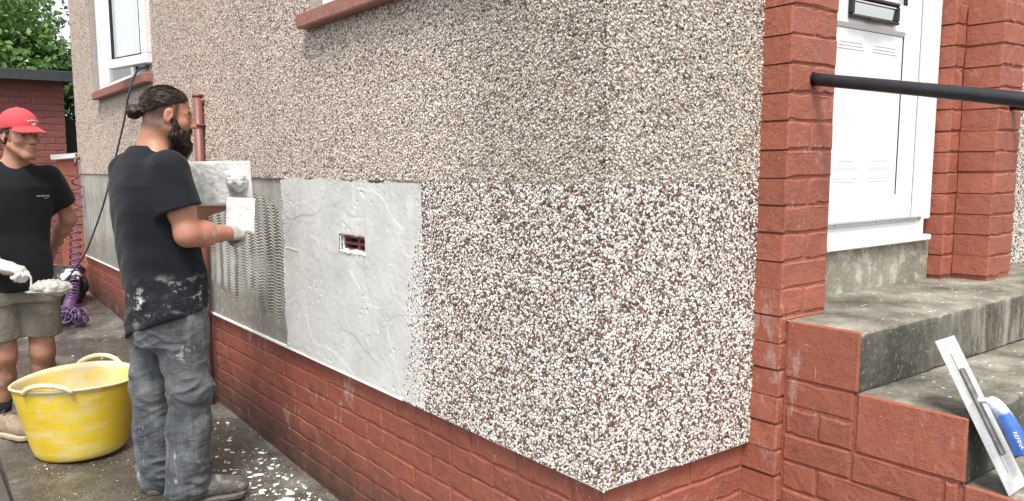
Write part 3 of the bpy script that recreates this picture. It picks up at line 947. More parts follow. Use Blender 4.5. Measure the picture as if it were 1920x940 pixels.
# ---- window sills, windows
def sill(y0, y1, z0, z1, label):
    s = MB(); s.cbox((FX - 0.052, y0, z0), (FX + 0.10, y1, z1), 0.005, jit=0.0015)
    o = s.build("window_sill", M['sill'], house); o["label"] = label
sill(5.545, 7.29, 1.930, 1.992, "painted sill below the open window at the far end")
sill(1.62, 3.11, 1.926, 1.984, "painted sill at the top of the picture")


def ring(mb, axis, p0, p1, a0, a1, z0, z1, wd, c=0.004):
    """rectangular frame of four bars; axis 'x': lies in the y-z plane with depth p0..p1 along x, axis 'y': in the x-z plane"""
    for (b0, b1, c0, c1) in ((a0, a1, z0, z0 + wd), (a0, a1, z1 - wd, z1), (a0, a0 + wd, z0 + wd, z1 - wd), (a1 - wd, a1, z0 + wd, z1 - wd)):
        if axis == 'x': mb.cbox((p0, b0, c0), (p1, b1, c1), c)
        else: mb.cbox((b0, p0, c0), (b1, p1, c1), c)


def window(y0, y1, z0, z1, label, bars=()):
    wobj = MB(); ring(wobj, 'x', FX + 0.045, FX + 0.115, y0, y1, z0, z1, 0.062)
    for b_ in bars: wobj.cbox((FX + 0.046, b_ - 0.035, z0 + 0.062), (FX + 0.114, b_ + 0.035, z1 - 0.062), 0.004)
    wo_ = wobj.build("window", M['white'], house); wo_["label"] = label
    edges = [y0] + list(bars) + [y1]
    for a_, b_ in zip(edges[:-1], edges[1:]):
        g = MB(); ring(g, 'x', FX + 0.060, FX + 0.100, a_ + 0.048, b_ - 0.048, z0 + 0.064, z1 - 0.064, 0.006, 0.001)
        g.build("gasket", M['black_gasket'], wo_)
        g = MB(); g.box((FX + 0.082, a_ + 0.05, z0 + 0.065), (FX + 0.090, b_ - 0.05, z1 - 0.065)); g.build("pane", M['glass'], wo_)
    g = MB(); g.box((FX + 0.17, y0 + 0.02, z0 + 0.02), (FX + 0.174, y1 - 0.02, z1)); g.build("blind", M['net'], wo_)
    return wo_
wfar = window(5.73, 7.46, 1.993, 3.24, "white plastic window at the far end with its casement open", bars=(6.30,))
window(1.73, 3.06, 1.986, 3.24, "white plastic window at the top edge of the picture", bars=(2.4,))
# open casement, hinged at its near side
ang = R(14)
rot = Matrix.Rotation(ang, 3, 'Z')        # local y runs along the sash, turned out towards -x
s = MB()
for (a0, a1, z0, z1) in ((0, 0.53, 2.050, 2.115), (0, 0.53, 3.13, 3.2), (0, 0.065, 2.115, 3.13), (0.465, 0.53, 2.115, 3.13)):
    s.cbox((-0.03, a0, z0), (0.03, a1, z1), 0.005, rot, (FX - 0.01, 5.545, 0))
sh_ = s.build("casement", M['white'], wfar)
s = MB(); s.box((-0.012, 0.07, 2.12), (-0.004, 0.46, 3.125), rot, (FX - 0.01, 5.545, 0)); s.build("pane", M['glass'], sh_)
s = MB()
for (a0, a1, z0, z1) in ((0.062, 0.468, 2.112, 2.119), (0.062, 0.069, 2.119, 3.12), (0.461, 0.468, 2.119, 3.12)):
    s.box((-0.031, a0, z0), (0.0, a1, z1), rot, (FX - 0.01, 5.545, 0))
s.build("gasket", M['black_gasket'], sh_)

# ---- waste pipe
s = MB()
s.tube([(FX - 0.030, 4.535, float(gz(4.5)) - 0.02), (FX - 0.030, 4.525, 1.0), (FX - 0.03, 4.52, 1.765)], 0.0265, 16)
dp = s.build("downpipe", M['pipe'], house, True)
s = MB(); s.tube([(FX - 0.03, 4.52, 1.60), (FX - 0.03, 4.52, 1.612)], 0.0295, 16)
s.tube([(FX - 0.03, 4.52, 1.755), (FX - 0.03, 4.52, 1.772)], 0.0285, 16); s.build("collar", M['pipe'], dp, True)
s = MB(); s.tube([(FX - 0.025, 4.515, 1.735), (FX + 0.02, 4.507, 1.735)], 0.019, 14); s.build("elbow", M['pipe'], dp, True)
s = MB(); s.cbox((FX - 0.05, 4.488, 1.598), (FX + 0.006, 4.552, 1.606), 0.001); s.build("bracket", M['pipe'], dp)

# ---- doorway
YD = 1.47
door = MB()
door.cbox((2.287, YD, 1.073), (2.416, YD + 0.07, 2.95), 0.004); door.cbox((3.132, YD, 1.150), (3.262, YD + 0.07, 2.95), 0.004)
door.cbox((3.136, YD - 0.006, 1.092), (3.20, YD + 0.06, 2.95), 0.004)
door = door.build("door", M['white'], house)
lf = MB()     # the leaf: stiles and rails round the sunk panel and the glazing
for (a0, a1, z0, z1) in ((2.42, 2.535, 1.166, 2.93), (3.014, 3.124, 1.166, 2.93), (2.535, 3.014, 1.166, 1.248), (2.535, 3.014, 1.836, 1.930), (2.535, 3.014, 2.84, 2.93)):
    lf.cbox((a0, YD + 0.010, z0), (a1, YD + 0.055, z1), 0.001)
lf.build("door_leaf", M['white'], door)
s = MB(); s.box((3.1245, YD + 0.012, 1.15), (3.1315, YD + 0.06, 2.95)); s.box((3.0118, YD + 0.0158, 1.252), (3.0139, YD + 0.03, 1.822)); s.box((3.011, YD + 0.009, 1.931), (3.0139, YD + 0.03, 2.84)); s.box((2.535, YD + 0.0172, 1.8200), (3.0115, YD + 0.03, 1.8218)); s.build("gasket", M['black_gasket'], door)
pn = MB()
pn.box((2.535, YD + 0.018, 1.249), (3.009, YD + 0.05, 1.835))
def beadbox(x0, x1, z0, z1, d, wd=0.012):
    y = YD + 0.018
    v = [(x0, y, z0), (x1, y, z0), (x1, y, z1), (x0, y, z1),
         (x0 + wd, y - d, z0 + wd), (x1 - wd, y - d, z0 + wd), (x1 - wd, y - d, z1 - wd), (x0 + wd, y - d, z1 - wd)]
    pn.add(v, [(0, 1, 5, 4), (1, 2, 6, 5), (2, 3, 7, 6), (3, 0, 4, 7), (4, 5, 6, 7)])
for (xa, xb) in ((2.575, 2.745), (2.80, 2.975)):
    beadbox(xa, xb, 1.34, 1.735, 0.0022, 0.014)
    beadbox(xa + 0.03, xb - 0.03, 1.37, 1.705, 0.0036, 0.006)
    for kk in range(3): pn.cbox((xa + 0.006 * kk, YD + 0.0160, 1.752 + 0.011 * kk), (xb - 0.006 * kk, YD + 0.0185, 1.7575 + 0.011 * kk), 0.0015)
    for kk in range(2): pn.cbox((xa, YD + 0.0168, 1.302 + 0.012 * kk), (xb, YD + 0.0185, 1.306 + 0.012 * kk), 0.0008)
# sloping bead over the panel
pn.add([(2.535, YD + 0.008, 1.8355), (3.014, YD + 0.008, 1.8355), (3.0, YD + 0.018, 1.822), (2.535, YD + 0.018, 1.822)], [(0, 3, 2, 1)])
pn.build("door_panel", M['white'], door)
s = MB(); s.box((2.54, YD + 0.022, 1.932), (3.009, YD + 0.03, 2.84)); s.build("pane", M['glass'], door)
s = MB(); s.cbox((2.416, YD - 0.012, 1.1505), (3.166, YD + 0.04, 1.1655), 0.003)
s.build("threshold", M['alu'], door)
s = MB()
for xx in (2.56, 2.83, 3.05, 3.14): s.tube([(xx, YD - 0.0135, 1.158), (xx, YD - 0.010, 1.158)], 0.003, 8)
s.build("screw", M['dark_steel'], door)
s = MB(); s.cbox((2.416, YD - 0.002, 1.093), (3.135, YD + 0.05, 1.150), 0.003); s.cbox((2.27, YD - 0.020, 1.070), (3.238, YD + 0.05, 1.0925), 0.004)
s.build("door_sill", M['white'], door)
# letter plate
lb = MB(); ring(lb, 'y', YD - 0.010, YD + 0.012, 2.617, 2.928, 1.852, 1.927, 0.012, 0.004)
lb.cbox((2.72, YD - 0.016, 1.849), (2.83, YD - 0.004, 1.858), 0.003)
lbo = lb.build("letter_plate", M['black_gloss'], door)
s = MB(); s.add([(2.630, YD + 0.003, 1.864), (2.916, YD + 0.003, 1.864), (2.916, YD - 0.0005, 1.903), (2.630, YD - 0.0005, 1.903)], [(0, 1, 2, 3)])
s.cbox((2.630, YD - 0.004, 1.905), (2.916, YD + 0.006, 1.913), 0.002); s.build("flap", M['chrome'], lbo)
# concrete upstand below the door
s = MB(); s.cbox((2.262, YD + 0.004, 0.90), (3.272, YD + 0.12, 1.0695), 0.003); s.build("door_upstand", M['concrete'], house)

# ------------------------------------------------------------------ steps
steps = thing("steps", "mossy concrete front steps with a red painted brick side wall", "steps")
XS = 2.065
def tread(y0, y1, z, label=None):
    prof = [(y1, z)] + [(y, z) for y in np.linspace(y1 - 0.02, y0 + 0.03, 12)] + [(y0 + 0.014, z - 0.001), (y0 + 0.005, z - 0.004), (y0 + 0.001, z - 0.010)] + [(y0, zz_) for zz_ in np.linspace(z - 0.02, z - 0.165, 9)]
    xs_ = np.linspace(XS - 0.006, 4.6, 240)
    m_ = len(prof); q = np.array([(x_, y, zz_) for x_ in xs_ for (y, zz_) in prof])
    n1 = fbm(q * 16, 3); n2 = np.clip(fbm(q * np.array([38, 38, 38]) + 9, 2) - 0.16, 0, 1)
    nose = np.exp(-((q[:, 1] - y0) / 0.018) ** 2) * np.exp(-((q[:, 2] - z) / 0.022) ** 2)
    top = q[:, 2] > z - 0.003
    q[:, 2] += np.where(top, 0.0035 * n1, 0) - 0.030 * n2 * nose
    q[:, 1] += np.where(top, 0, 0.004 * n1) + 0.030 * n2 * nose
    vv = q.tolist(); ff = [(i * m_ + j, i * m_ + j + 1, (i + 1) * m_ + j + 1, (i + 1) * m_ + j) for i in range(len(xs_) - 1) for j in range(m_ - 1)]
    s = MB(); s.v = [tuple(p_) for p_ in vv]; s.f = ff
    o_ = s.build("step", M['concrete'], steps, True)
    return o_
tread(1.091, 1.47, 0.915)
for k in range(1, 6):
    tread(1.091 - 0.275 * k, 1.1 - 0.275 * (k - 1) + 0.02, 0.915 - 0.1655 * k - 0.0005)
ck = MB()
for k in range(0, 6):       # side wall, stepped with the treads: mortar core
    ck.box((XS - 0.004, 1.095 - 0.275 * k, -0.4), (XS + 0.0035, 1.306 if k == 0 else 1.095 - 0.275 * (k - 1), 0.911 - 0.1655 * k))
ck.build("side_wall", M['cheek'], steps)
s = MB(); s.cbox((XS - 0.009, 1.0865, 0.752), (XS + 0.002, 1.30, 0.9185), 0.004, jit=0.001); s.build("side_panel", M['cheek'], steps)
s = MB(); s.cbox((XS - 0.009, 0.8115, 0.590), (XS + 0.002, 1.085, 0.7525), 0.004, jit=0.001); s.build("side_panel", M['cheek'], steps)
s = MB(); s.cbox((XS - 0.009, 0.5365, 0.425), (XS + 0.002, 0.810, 0.587), 0.004, jit=0.001); s.build("side_panel", M['cheek'], steps)
rows_ = [(0.7475 - 0.0815 * (k + 1), 1.300, 1.093, k) for k in range(2)]
rows_ += [(0.5845 - 0.0815 * (k + 1), 1.300, 0.82 - 0.275 * ((k + 0) // 2), k + 2) for k in range(10)]
for (z, ya, yb, k) in rows_:
    y1 = ya
    first = True
    while y1 > yb + 0.02:
        L = 0.207 if first and k % 2 == 0 else (0.105 if first else 0.235)
        L = min(L, y1 - yb); first = False
        if z + 0.03 > gz(y1): brick(steps, L, 0.03, (XS - 0.0085, y1 - L / 2, z + 0.0407), -math.pi / 2, M['cheek'], 0.005, 0.0815)
        y1 -= L
# open joints under the overhanging slabs
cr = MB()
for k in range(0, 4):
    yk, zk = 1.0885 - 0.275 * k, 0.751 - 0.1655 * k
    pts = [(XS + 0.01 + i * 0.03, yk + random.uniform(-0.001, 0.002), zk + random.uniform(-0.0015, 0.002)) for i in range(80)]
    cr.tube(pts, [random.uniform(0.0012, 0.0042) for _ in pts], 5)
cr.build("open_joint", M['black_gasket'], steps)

# ------------------------------------------------------------------ handrails
def rail(pts, flange, label, group):
    s = MB(); s.tube(spline(pts, 8), 0.0178, 18)
    o = s.build("handrail", M['black_metal'], None, True)
    tag(o, label, "handrail", group)
    s = MB(); s.tube([flange, Vector(flange) + Vector((0, -0.0025, 0))], 0.0205, 18); s.build("wall_plate", M['black_metal'], o)
rail([(2.147, 1.309, 1.608), (2.149, 1.02, 1.557), (2.15, 0.70, 1.498), (2.15, 0.35, 1.425), (2.15, -0.2, 1.30)], (2.147, 1.307, 1.608), "black metal handrail running from the near door pier across the white door", None)
rail([(3.470, 1.291, 1.583), (3.473, 1.0, 1.535), (3.475, 0.7, 1.48), (3.475, -0.2, 1.27)], (3.47, 1.29, 1.583), "black metal handrail stub fixed to the far door pier at the right edge", None)

# ------------------------------------------------------------------ trowel on the steps
tw = bpy.data.objects.new("plastering_trowel", None); link(tw)
tag(tw, "long steel plastering trowel with blue handle leaning on the steps", "trowel")
ex = Vector((0.9985, 0.05, -0.009)).normalized(); el = Vector((-0.016, 0.475, 0.884)); el = (el - ex * el.dot(ex)).normalized()
nn_ = ex.cross(el)                            # away from the steps: towards -y
tw.matrix_world = Matrix(((ex.x, nn_.x, el.x, 2.065), (ex.y, nn_.y, el.y, 0.717), (ex.z, nn_.z, el.z, 0.5875), (0, 0, 0, 1)))
W_, L_ = 0.118, 0.386                          # local: x across, z along the blade, y out of the face
s = MB()
nseg = 10
outl = []
for k in range(nseg + 1): outl.append((0.0, L_ * k / nseg))
for k in range(nseg, -1, -1): outl.append((W_, L_ * k / nseg))
v = [(x_, 0.0, z_) for x_, z_ in outl] + [(x_, 0.0014, z_) for x_, z_ in outl]
n_ = len(outl)
s.add(v, [tuple(range(n_)), tuple(range(2 * n_ - 1, n_ - 1, -1))] + [(i, i + n_, (i + 1) % n_ + n_, (i + 1) % n_) for i in range(n_)])
s.build("blade", M['steel'], tw)
s = MB(); s.cbox((0.050, 0.0014, 0.085), (0.070, 0.0100, 0.305), 0.003); s.build("backing_bar", M['dark_steel'], tw)
s = MB(); s.box((0.0475, 0.0013, 0.045), (0.0492, 0.0022, 0.345)); s.build("seam", M['dark_steel'], tw)
s = MB(); s.tube(spline([(0.060, 0.008, 0.222), (0.060, 0.016, 0.219), (0.060, 0.026, 0.216), (0.060, 0.036, 0.210)], 6), [0.0075] * 19, 12); s.build("shank", M['steel'], tw, True)
hp = spline([(0.060, 0.030, 0.214), (0.060, 0.040, 0.205), (0.060, 0.047, 0.176), (0.060, 0.050, 0.138), (0.060, 0.048, 0.098), (0.060, 0.045, 0.076)], 8)
hr = [0.011 + 0.0085 * math.sin(math.pi * min(1, (i / (len(hp) - 1)) * 1.05) * 0.62) for i in range(len(hp))]
hr[-1] = 0.011
s = MB(); s.tube(hp, hr, 16); hnd = s.build("handle", M['grip'], tw, True)
def text_mesh(txt, size, name):
    cu = bpy.data.curves.new(name, 'FONT'); cu.body = txt; cu.size = size; cu.align_x = 'CENTER'; cu.align_y = 'CENTER'
    cu.resolution_u = 2
    o = bpy.data.objects.new(name, cu); col.objects.link(o)
    bpy.context.view_layer.update()
    me = bpy.data.meshes.new_from_object(o.evaluated_get(bpy.context.evaluated_depsgraph_get()))
    bpy.data.objects.remove(o); bpy.data.curves.remove(cu)
    me.name = name
    return me
me = text_mesh("REFINA", 0.0130, "lettering")
for vv in me.vertices:      # wrap it round the grip on the side seen, reading along the grip
    a_, b_ = vv.co.x, vv.co.y
    th = b_ / 0.0206
    ang_ = math.radians(-152) + th
    vv.co = Vector((0.060 + 0.0206 * math.cos(ang_), 0.0487 - 0.0206 * math.sin(ang_), 0.112 - a_))
obj("lettering", me, M['print'], hnd)

# ------------------------------------------------------------------ tub
tub = bpy.data.objects.new("flexible_tub", None); link(tub)
tag(tub, "yellow flexible mixing tub with render smears beside the workers", "tub")
tub.location = (0.640, 4.195, float(gz(4.2)) + 0.004); tub.rotation_euler = (R(1), R(-1.5), R(-36))
HT = 0.352
def tubr(z, a):
    """radius in x and y at height z, slightly squeezed and wobbly"""
    t_ = z / HT
    rx = 0.205 + 0.078 * t_ ** 0.8; ry = 0.195 + 0.066 * t_ ** 0.8
    k = 1 + 0.012 * t_ * math.sin(3 * a + 0.7) + 0.008 * t_ * math.sin(5 * a + 2)
    return rx * k, ry * k
NA = 72
prof = [(0.0, 0.0), (0.85, 0.0), (0.97, 0.004), (1.0, 0.018)] + [(1.0, z_) for z_ in np.linspace(0.04, HT, 14)]
v = []; f = []; inn = []
def rimz(a): return -0.016 * math.cos(a * 2) * 0.5
rows = []
for (k_, z_) in prof: rows.append((k_, z_, 0))
rows.append((1.022, HT + 0.002, 0)); rows.append((1.026, HT + 0.010, 0)); rows.append((1.008, HT + 0.014, 0)); rows.append((0.986, HT + 0.008, 1))
for z_ in np.linspace(HT - 0.01, 0.03, 10): rows.append((0.978, z_, 1))
rows.append((0.0, 0.03, 1))
for (k_, z_, i_) in rows:
    for a_ in range(NA):
        an = 2 * math.pi * a_ / NA; rx, ry = tubr(min(z_, HT), an)
        v.append((rx * k_ * math.cos(an), ry * k_ * math.sin(an), z_ + rimz(an) * (z_ / HT))); inn.append(float(i_))
for i in range(len(rows) - 1):
    for a_ in range(NA):
        b_ = (a_ + 1) % NA; f.append((i * NA + a_, i * NA + b_, (i + 1) * NA + b_, (i + 1) * NA + a_))
me = bpy.data.meshes.new("tub_body"); me.from_pydata(v, [], f); me.update()
at = me.attributes.new("inner", 'FLOAT', 'POINT'); at.data.foreach_set("value", np.array(inn, np.float32))
obj("tub_body", me, M['tub'], tub, True)
def tub_handle(sgn):
    pts = []
    for k in range(25):
        t_ = k / 24; aa = math.pi / 2 * sgn + (t_ - 0.5) * 0.80
        rx, ry = tubr(HT, aa)
        up = math.sin(math.pi * t_) ** 0.55
        pts.append((rx * 1.03 * math.cos(aa), ry * 1.03 * math.sin(aa) + sgn * 0.006 * up, HT - 0.004 + 0.046 * up + rimz(aa)))
    s = MB(); s.tube(pts, 0.0115, 12); return s.build("handle", M['tub'], tub, True)
tub_handle(-1); tub_handle(1)
s = MB(); vv = [(0, 0, 0.12)] + [(0.2 * math.cos(i / 24 * 6.283), 0.19 * math.sin(i / 24 * 6.283), 0.12 + 0.006 * math.sin(i)) for i in range(24)]
s.add(vv, [(0, i + 1, (i + 1) % 24 + 1) for i in range(24)]); s.build("slurry", M['slurry'], tub, True)

# ------------------------------------------------------------------ yard behind
shed = thing("brick_shed", "red painted brick shed with a flat black roof behind the workers", "shed")
s = MB(); s.box((-3.0, 11.006, -0.2), (1.730, 13.4, 2.42)); s.build("wall", M['shed'], shed)
z = 0.15; rowi = 0
while z < 2.36:
    x = 1.735 - (0.1175 if rowi % 2 else 0)
    if rowi % 2:
        brick(shed, 0.1175, 0.05, (1.735 - 0.0588, 11.0, z + CZ / 2), 0, M['shed'])
    while x > 0.55:
        brick(shed, 0.235, 0.05, (x - 0.1175, 11.0, z + CZ / 2), 0, M['shed']); x -= 0.235
    z += CZ; rowi += 1
s = MB()
z = 0.15; rowi = 0
while z < 2.36:
    x = 0.56 + (0 if rowi % 2 else 0.1175) - 0.235 + 0.06
    while x > -3.0:
        s.cbox((x - 0.23, 11.0, z + 0.004), (x - 0.004, 11.05, z + CZ - 0.004), 0.004, jit=0.0015); x -= 0.235
    z += CZ; rowi += 1
s.build("brick_run", M['shed'], shed)["kind"] = 'stuff'
s = MB(); s.cbox((-3.2, 10.80, 2.42), (1.84, 13.6, 2.515), 0.01); s.build("roof", M['roof'], shed)
s = MB(); s.cbox((-3.2, 10.775, 2.405), (1.86, 10.80, 2.53), 0.005); s.build("fascia", M['roof'], shed)

gw = thing("garden_wall", "low red painted wall with a white coping beyond the end of the house", "wall")
s = MB()
for k in range(8):
    for j in range(4):
        y0 = 8.44 + j * 0.40 - (0.2 if k % 2 else 0)
        a_, b_ = max(y0, 8.44), min(y0 + 0.40, 9.88)
        if b_ - a_ < 0.03: continue
        o = MB().cbox((FX + 0.02, a_ + 0.003, 0.1 + k * 0.17), (FX + 0.24, b_ - 0.003, 0.1 + k * 0.17 + 0.165), 0.005, jit=0.002).build("block", M['brick'], gw)
s = MB(); s.cbox((FX - 0.02, 8.42, 1.462), (FX + 0.29, 9.94, 1.517), 0.008, jit=0.004); s.build("coping", M['coping'], gw)
gt = thing("timber_gate", "dark timber gate between the shed and the house", "gate")
for k in range(7):
    MB().cbox((1.78 + 0.13 * k, 11.3, 0.28), (1.78 + 0.13 * k + 0.122, 11.325, 1.99 + random.uniform(-0.005, 0.005)), 0.003).build("board", M['timber'], gt)
MB().cbox((1.77, 11.33, 1.6), (2.7, 11.37, 1.7), 0.003).build("rail", M['timber'], gt)
MB().cbox((1.77, 11.33, 0.5), (2.7, 11.37, 0.6), 0.003).build("rail", M['timber'], gt)

# trees behind the shed
def tree(name, label, base, height, crown_c, crown_r, nclump, nleaf, leaf, cols, drooping=0.0, seed=1):
    rr = np.random.default_rng(seed)
    root = thing(name, label, "tree")
    tb = MB(); b = Vector(base)
    top = Vector(crown_c) + Vector((0, 0, crown_r[2] * 0.5))
    pts = [b.lerp(top, k / 6) + Vector((rr.uniform(-0.12, 0.12), rr.uniform(-0.12, 0.12), 0)) * (k > 0) for k in range(7)]
    tb.tube(spline(pts, 3), list(np.linspace(0.24, 0.04, 19)), 9)
    cen = []
    for k in range(nclump):
        while True:
            d = rr.uniform(-1, 1, 3)
            if 0.15 < np.linalg.norm(d) < 1: break
        d = d / max(np.linalg.norm(d), 0.6)
        cen.append(np.array(crown_c) + d * np.array(crown_r) * rr.uniform(0.75, 1.0))
    for k in range(0, nclump, 4):
        st = pts[2 + k % 4]
        tb.tube([st, st.lerp(Vector(cen[k]), 0.5) + Vector((0, 0, 0.15)), cen[k]], [0.07, 0.045, 0.015], 6)
    tb.build("trunk", M['bark'], root, True)
    cen = np.array(cen)
    n = nclump * nleaf
    ci = np.repeat(np.arange(nclump), nleaf)
    off = rr.normal(0, 1, (n, 3)); off /= np.linalg.norm(off, axis=1)[:, None]
    rad = rr.uniform(0.35, 0.75, nclump)[ci] * rr.uniform(0.35, 1, n) ** 0.5
    P_ = cen[ci] + off * rad[:, None] * np.array([1, 1, 0.75])
    if drooping: P_[:, 2] -= drooping * rr.uniform(0, 1, n) ** 2
    nrm = off * 0.6 + rr.normal(0, 0.55, (n, 3)) + np.array([0, -0.2, 0.6]); nrm /= np.linalg.norm(nrm, axis=1)[:, None]
    tx = np.cross(nrm, rr.normal(0, 1, (n, 3))); tx /= np.linalg.norm(tx, axis=1)[:, None]; ty = np.cross(nrm, tx)
    sz = leaf * rr.uniform(0.6, 1.3, n)[:, None]
    A = P_ - tx * sz; B = P_ + ty * sz * 0.5 + nrm * sz * 0.12; C_ = P_ + tx * sz; D = P_ - ty * sz * 0.5 + nrm * sz * 0.12
    V = np.stack([A, B, C_, D], 1).reshape(-1, 3)
    i = np.arange(n) * 4
    F = np.stack([i, i + 1, i + 2, i + 3], -1)
    me = bpy.data.meshes.new("crown"); me.from_pydata(V.tolist(), [], F.tolist()); me.update()
    cl = np.array(cols)[rr.integers(0, len(cols), nclump)][ci] * rr.uniform(0.7, 1.3, (n, 1))
    c4 = np.repeat(np.concatenate([cl, np.ones((n, 1))], 1), 4, 0)
    at = me.attributes.new("Col", 'FLOAT_COLOR', 'POINT'); at.data.foreach_set("color", c4.astype(np.float32).ravel())
    o = obj("crown", me, M['leaf'], root); o["kind"] = 'stuff'
    return root
G1 = [(0.13, 0.24, 0.055), (0.095, 0.20, 0.045), (0.16, 0.275, 0.065), (0.075, 0.16, 0.04)]
G2 = [(0.13, 0.20, 0.07), (0.11, 0.175, 0.065), (0.16, 0.235, 0.08)]
tree("leafy_tree", "bushy bright green tree rising straight behind the brick shed", (0.3, 15.2, 0.1), 5, (0.35, 15.2, 3.0), (2.6, 1.4, 1.35), 130, 330, 0.062, G1, 0.1, 3)
tree("leafy_tree", "low dense green bush seen between the shed and the house", (2.9, 14.2, 0.1), 3, (2.9, 14.2, 1.8), (0.9, 0.9, 1.3), 50, 260, 0.06, [(0.045, 0.11, 0.03), (0.035, 0.085, 0.025)], 0, 4)
tree("tall_tree", "tall pale green drooping tree standing farthest back behind the shed", (0.4, 21.0, 0.1), 9, (-0.3, 21.0, 5.4), (2.9, 2.0, 3.2), 120, 260, 0.08, G2, 0.8, 5)

# ------------------------------------------------------------------ tap, air hose, cable
tap = thing("garden_tap", "small brass outside tap with hose fitting at the far end of the wall", "tap")
s = MB(); s.tube([(FX + 0.02, 8.30, 1.46), (FX - 0.05, 8.295, 1.46)], 0.014, 10); s.tube([(FX - 0.04, 8.295, 1.465), (FX - 0.045, 8.29, 1.39)], 0.012, 10)
s.build("spout", M['brass'], tap, True)
s = MB(); s.tube([(FX - 0.03, 8.295, 1.46), (FX - 0.03, 8.295, 1.50)], 0.009, 8); s.cbox((FX - 0.038, 8.25, 1.497), (FX - 0.022, 8.34, 1.507), 0.002); s.build("tap_head", M['brass'], tap)
path_c = spline([(1.367, 8.29, 1.39), (1.366, 8.27, 1.28), (1.36, 8.236, 1.222), (1.34, 8.191, 0.949), (1.30, 8.097, 0.757), (1.27, 7.98, 0.569), (1.22, 7.83, 0.37), (1.18, 7.676, 0.27), (1.12, 7.50, 0.19), (1.06, 7.25, 0.175)], 40)
hp_ = []
phs = 0.0
for i in range(len(path_c) - 1):
    p_ = path_c[i]; t_ = i / (len(path_c) - 1)
    d_ = (path_c[i + 1] - path_c[i]); dl = d_.length
    pitch_ = 0.105 * (1 - t_) ** 0.9 + 0.016
    nsub = max(1, int(dl / pitch_ * 12) + 1)
    up_ = d_.normalized(); ux = up_.orthogonal().normalized() if False else (Vector((0.81, -0.58, 0)) - up_ * up_.dot(Vector((0.81, -0.58, 0)))).normalized(); uy = up_.cross(ux)
    r_ = 0.0 if t_ < 0.1 else 0.046 * min(1, (t_ - 0.1) / 0.12)
    for k in range(nsub):
        phs += 2 * math.pi * dl / nsub / pitch_
        hp_.append(p_ + d_ * (k / nsub) + ux * r_ * math.cos(phs) + uy * r_ * math.sin(phs))
s = MB(); s.tube(hp_, 0.0082, 6)
# the heap of loops on the ground
for k in range(46):
    a_ = random.uniform(0, 6.28); c_ = Vector((1.02 + random.uniform(-0.1, 0.1), 7.05 + random.uniform(-0.13, 0.13), float(gz(7.05)) + 0.05 + random.uniform(0, 0.05)))
    ux = Vector((math.cos(a_), math.sin(a_), random.uniform(-0.15, 0.15))).normalized(); uz = Vector((0.2 * random.uniform(-1, 1), 0.2 * random.uniform(-1, 1), 1)).normalized()
    uz = (uz - ux * ux.dot(uz)).normalized()
    s.tube([c_ + ux * 0.060 * math.cos(q_ / 14 * 6.283) + uz * 0.046 * math.sin(q_ / 14 * 6.283) for q_ in range(14)], 0.0065, 6, closed=True)
tag(s.build("air_hose", M['hose'], None, True), "purple coiled air hose hanging from the tap and heaped on the path", "hose")
cp = [(1.440, 5.62, 2.035), (1.362, 5.669, 2.022), (1.319, 5.701, 1.945), (1.29, 5.721, 1.829), (1.283, 5.85, 1.677), (1.253, 5.994, 1.462), (1.237, 6.128, 1.313), (1.209, 6.272, 1.119), (1.165, 6.427, 0.917), (1.134, 6.695, 0.716), (1.113, 7.079, 0.554), (1.061, 7.363, 0.394), (1.0, 7.5, 0.25), (0.9, 7.6, 0.14), (0.7, 7.8, 0.145)]
s = MB(); s.tube(spline(cp, 8), 0.0068, 8); tag(s.build("power_cable", M['cable'], None, True), "dark blue power cable looping down from the open window", "cable")

# ------------------------------------------------------------------ signed-distance modelling for organic shapes
def smin(a, b, k):
    h = np.clip(0.5 + 0.5 * (b - a) / k, 0, 1); return b * (1 - h) + a * h - k * h * (1 - h)
def smax(a, b, k): return -smin(-a, -b, k)
def cap(p, a, b, ra, rb):
    a = np.asarray(a, np.float32); ba = np.asarray(b, np.float32) - a
    pa = p - a; t_ = np.clip(pa @ ba / (ba @ ba), 0, 1)
    return np.linalg.norm(pa - t_[:, None] * ba, axis=1) - (ra + (rb - ra) * t_)
def ell(p, c, r):
    r = np.asarray(r, np.float32); q = p - np.asarray(c, np.float32)
    k0 = np.linalg.norm(q / r, axis=1); k1 = np.linalg.norm(q / (r * r), axis=1) + 1e-9
    return k0 * (k0 - 1) / k1
def loft(p, z, cx, cy, rx, ry, e=2.2):
    """upright stack of oval sections"""
    q = p[:, 2]
    X = (p[:, 0] - np.interp(q, z, cx)); Y = (p[:, 1] - np.interp(q, z, cy))
    a = np.interp(q, z, rx); b = np.interp(q, z, ry)
    k = (np.abs(X / a) ** e + np.abs(Y / b) ** e) ** (1 / e)
    d = (k - 1) * np.minimum(a, b)
    return np.maximum(d, np.maximum(z[0] - q, q - z[-1]))
def chain(p, pts, rs, k=0.02):
    d = None
    for i in range(len(pts) - 1):
        c_ = cap(p, pts[i], pts[i + 1], rs[i], rs[i + 1])
        d = c_ if d is None else smin(d, c_, k)
    return d


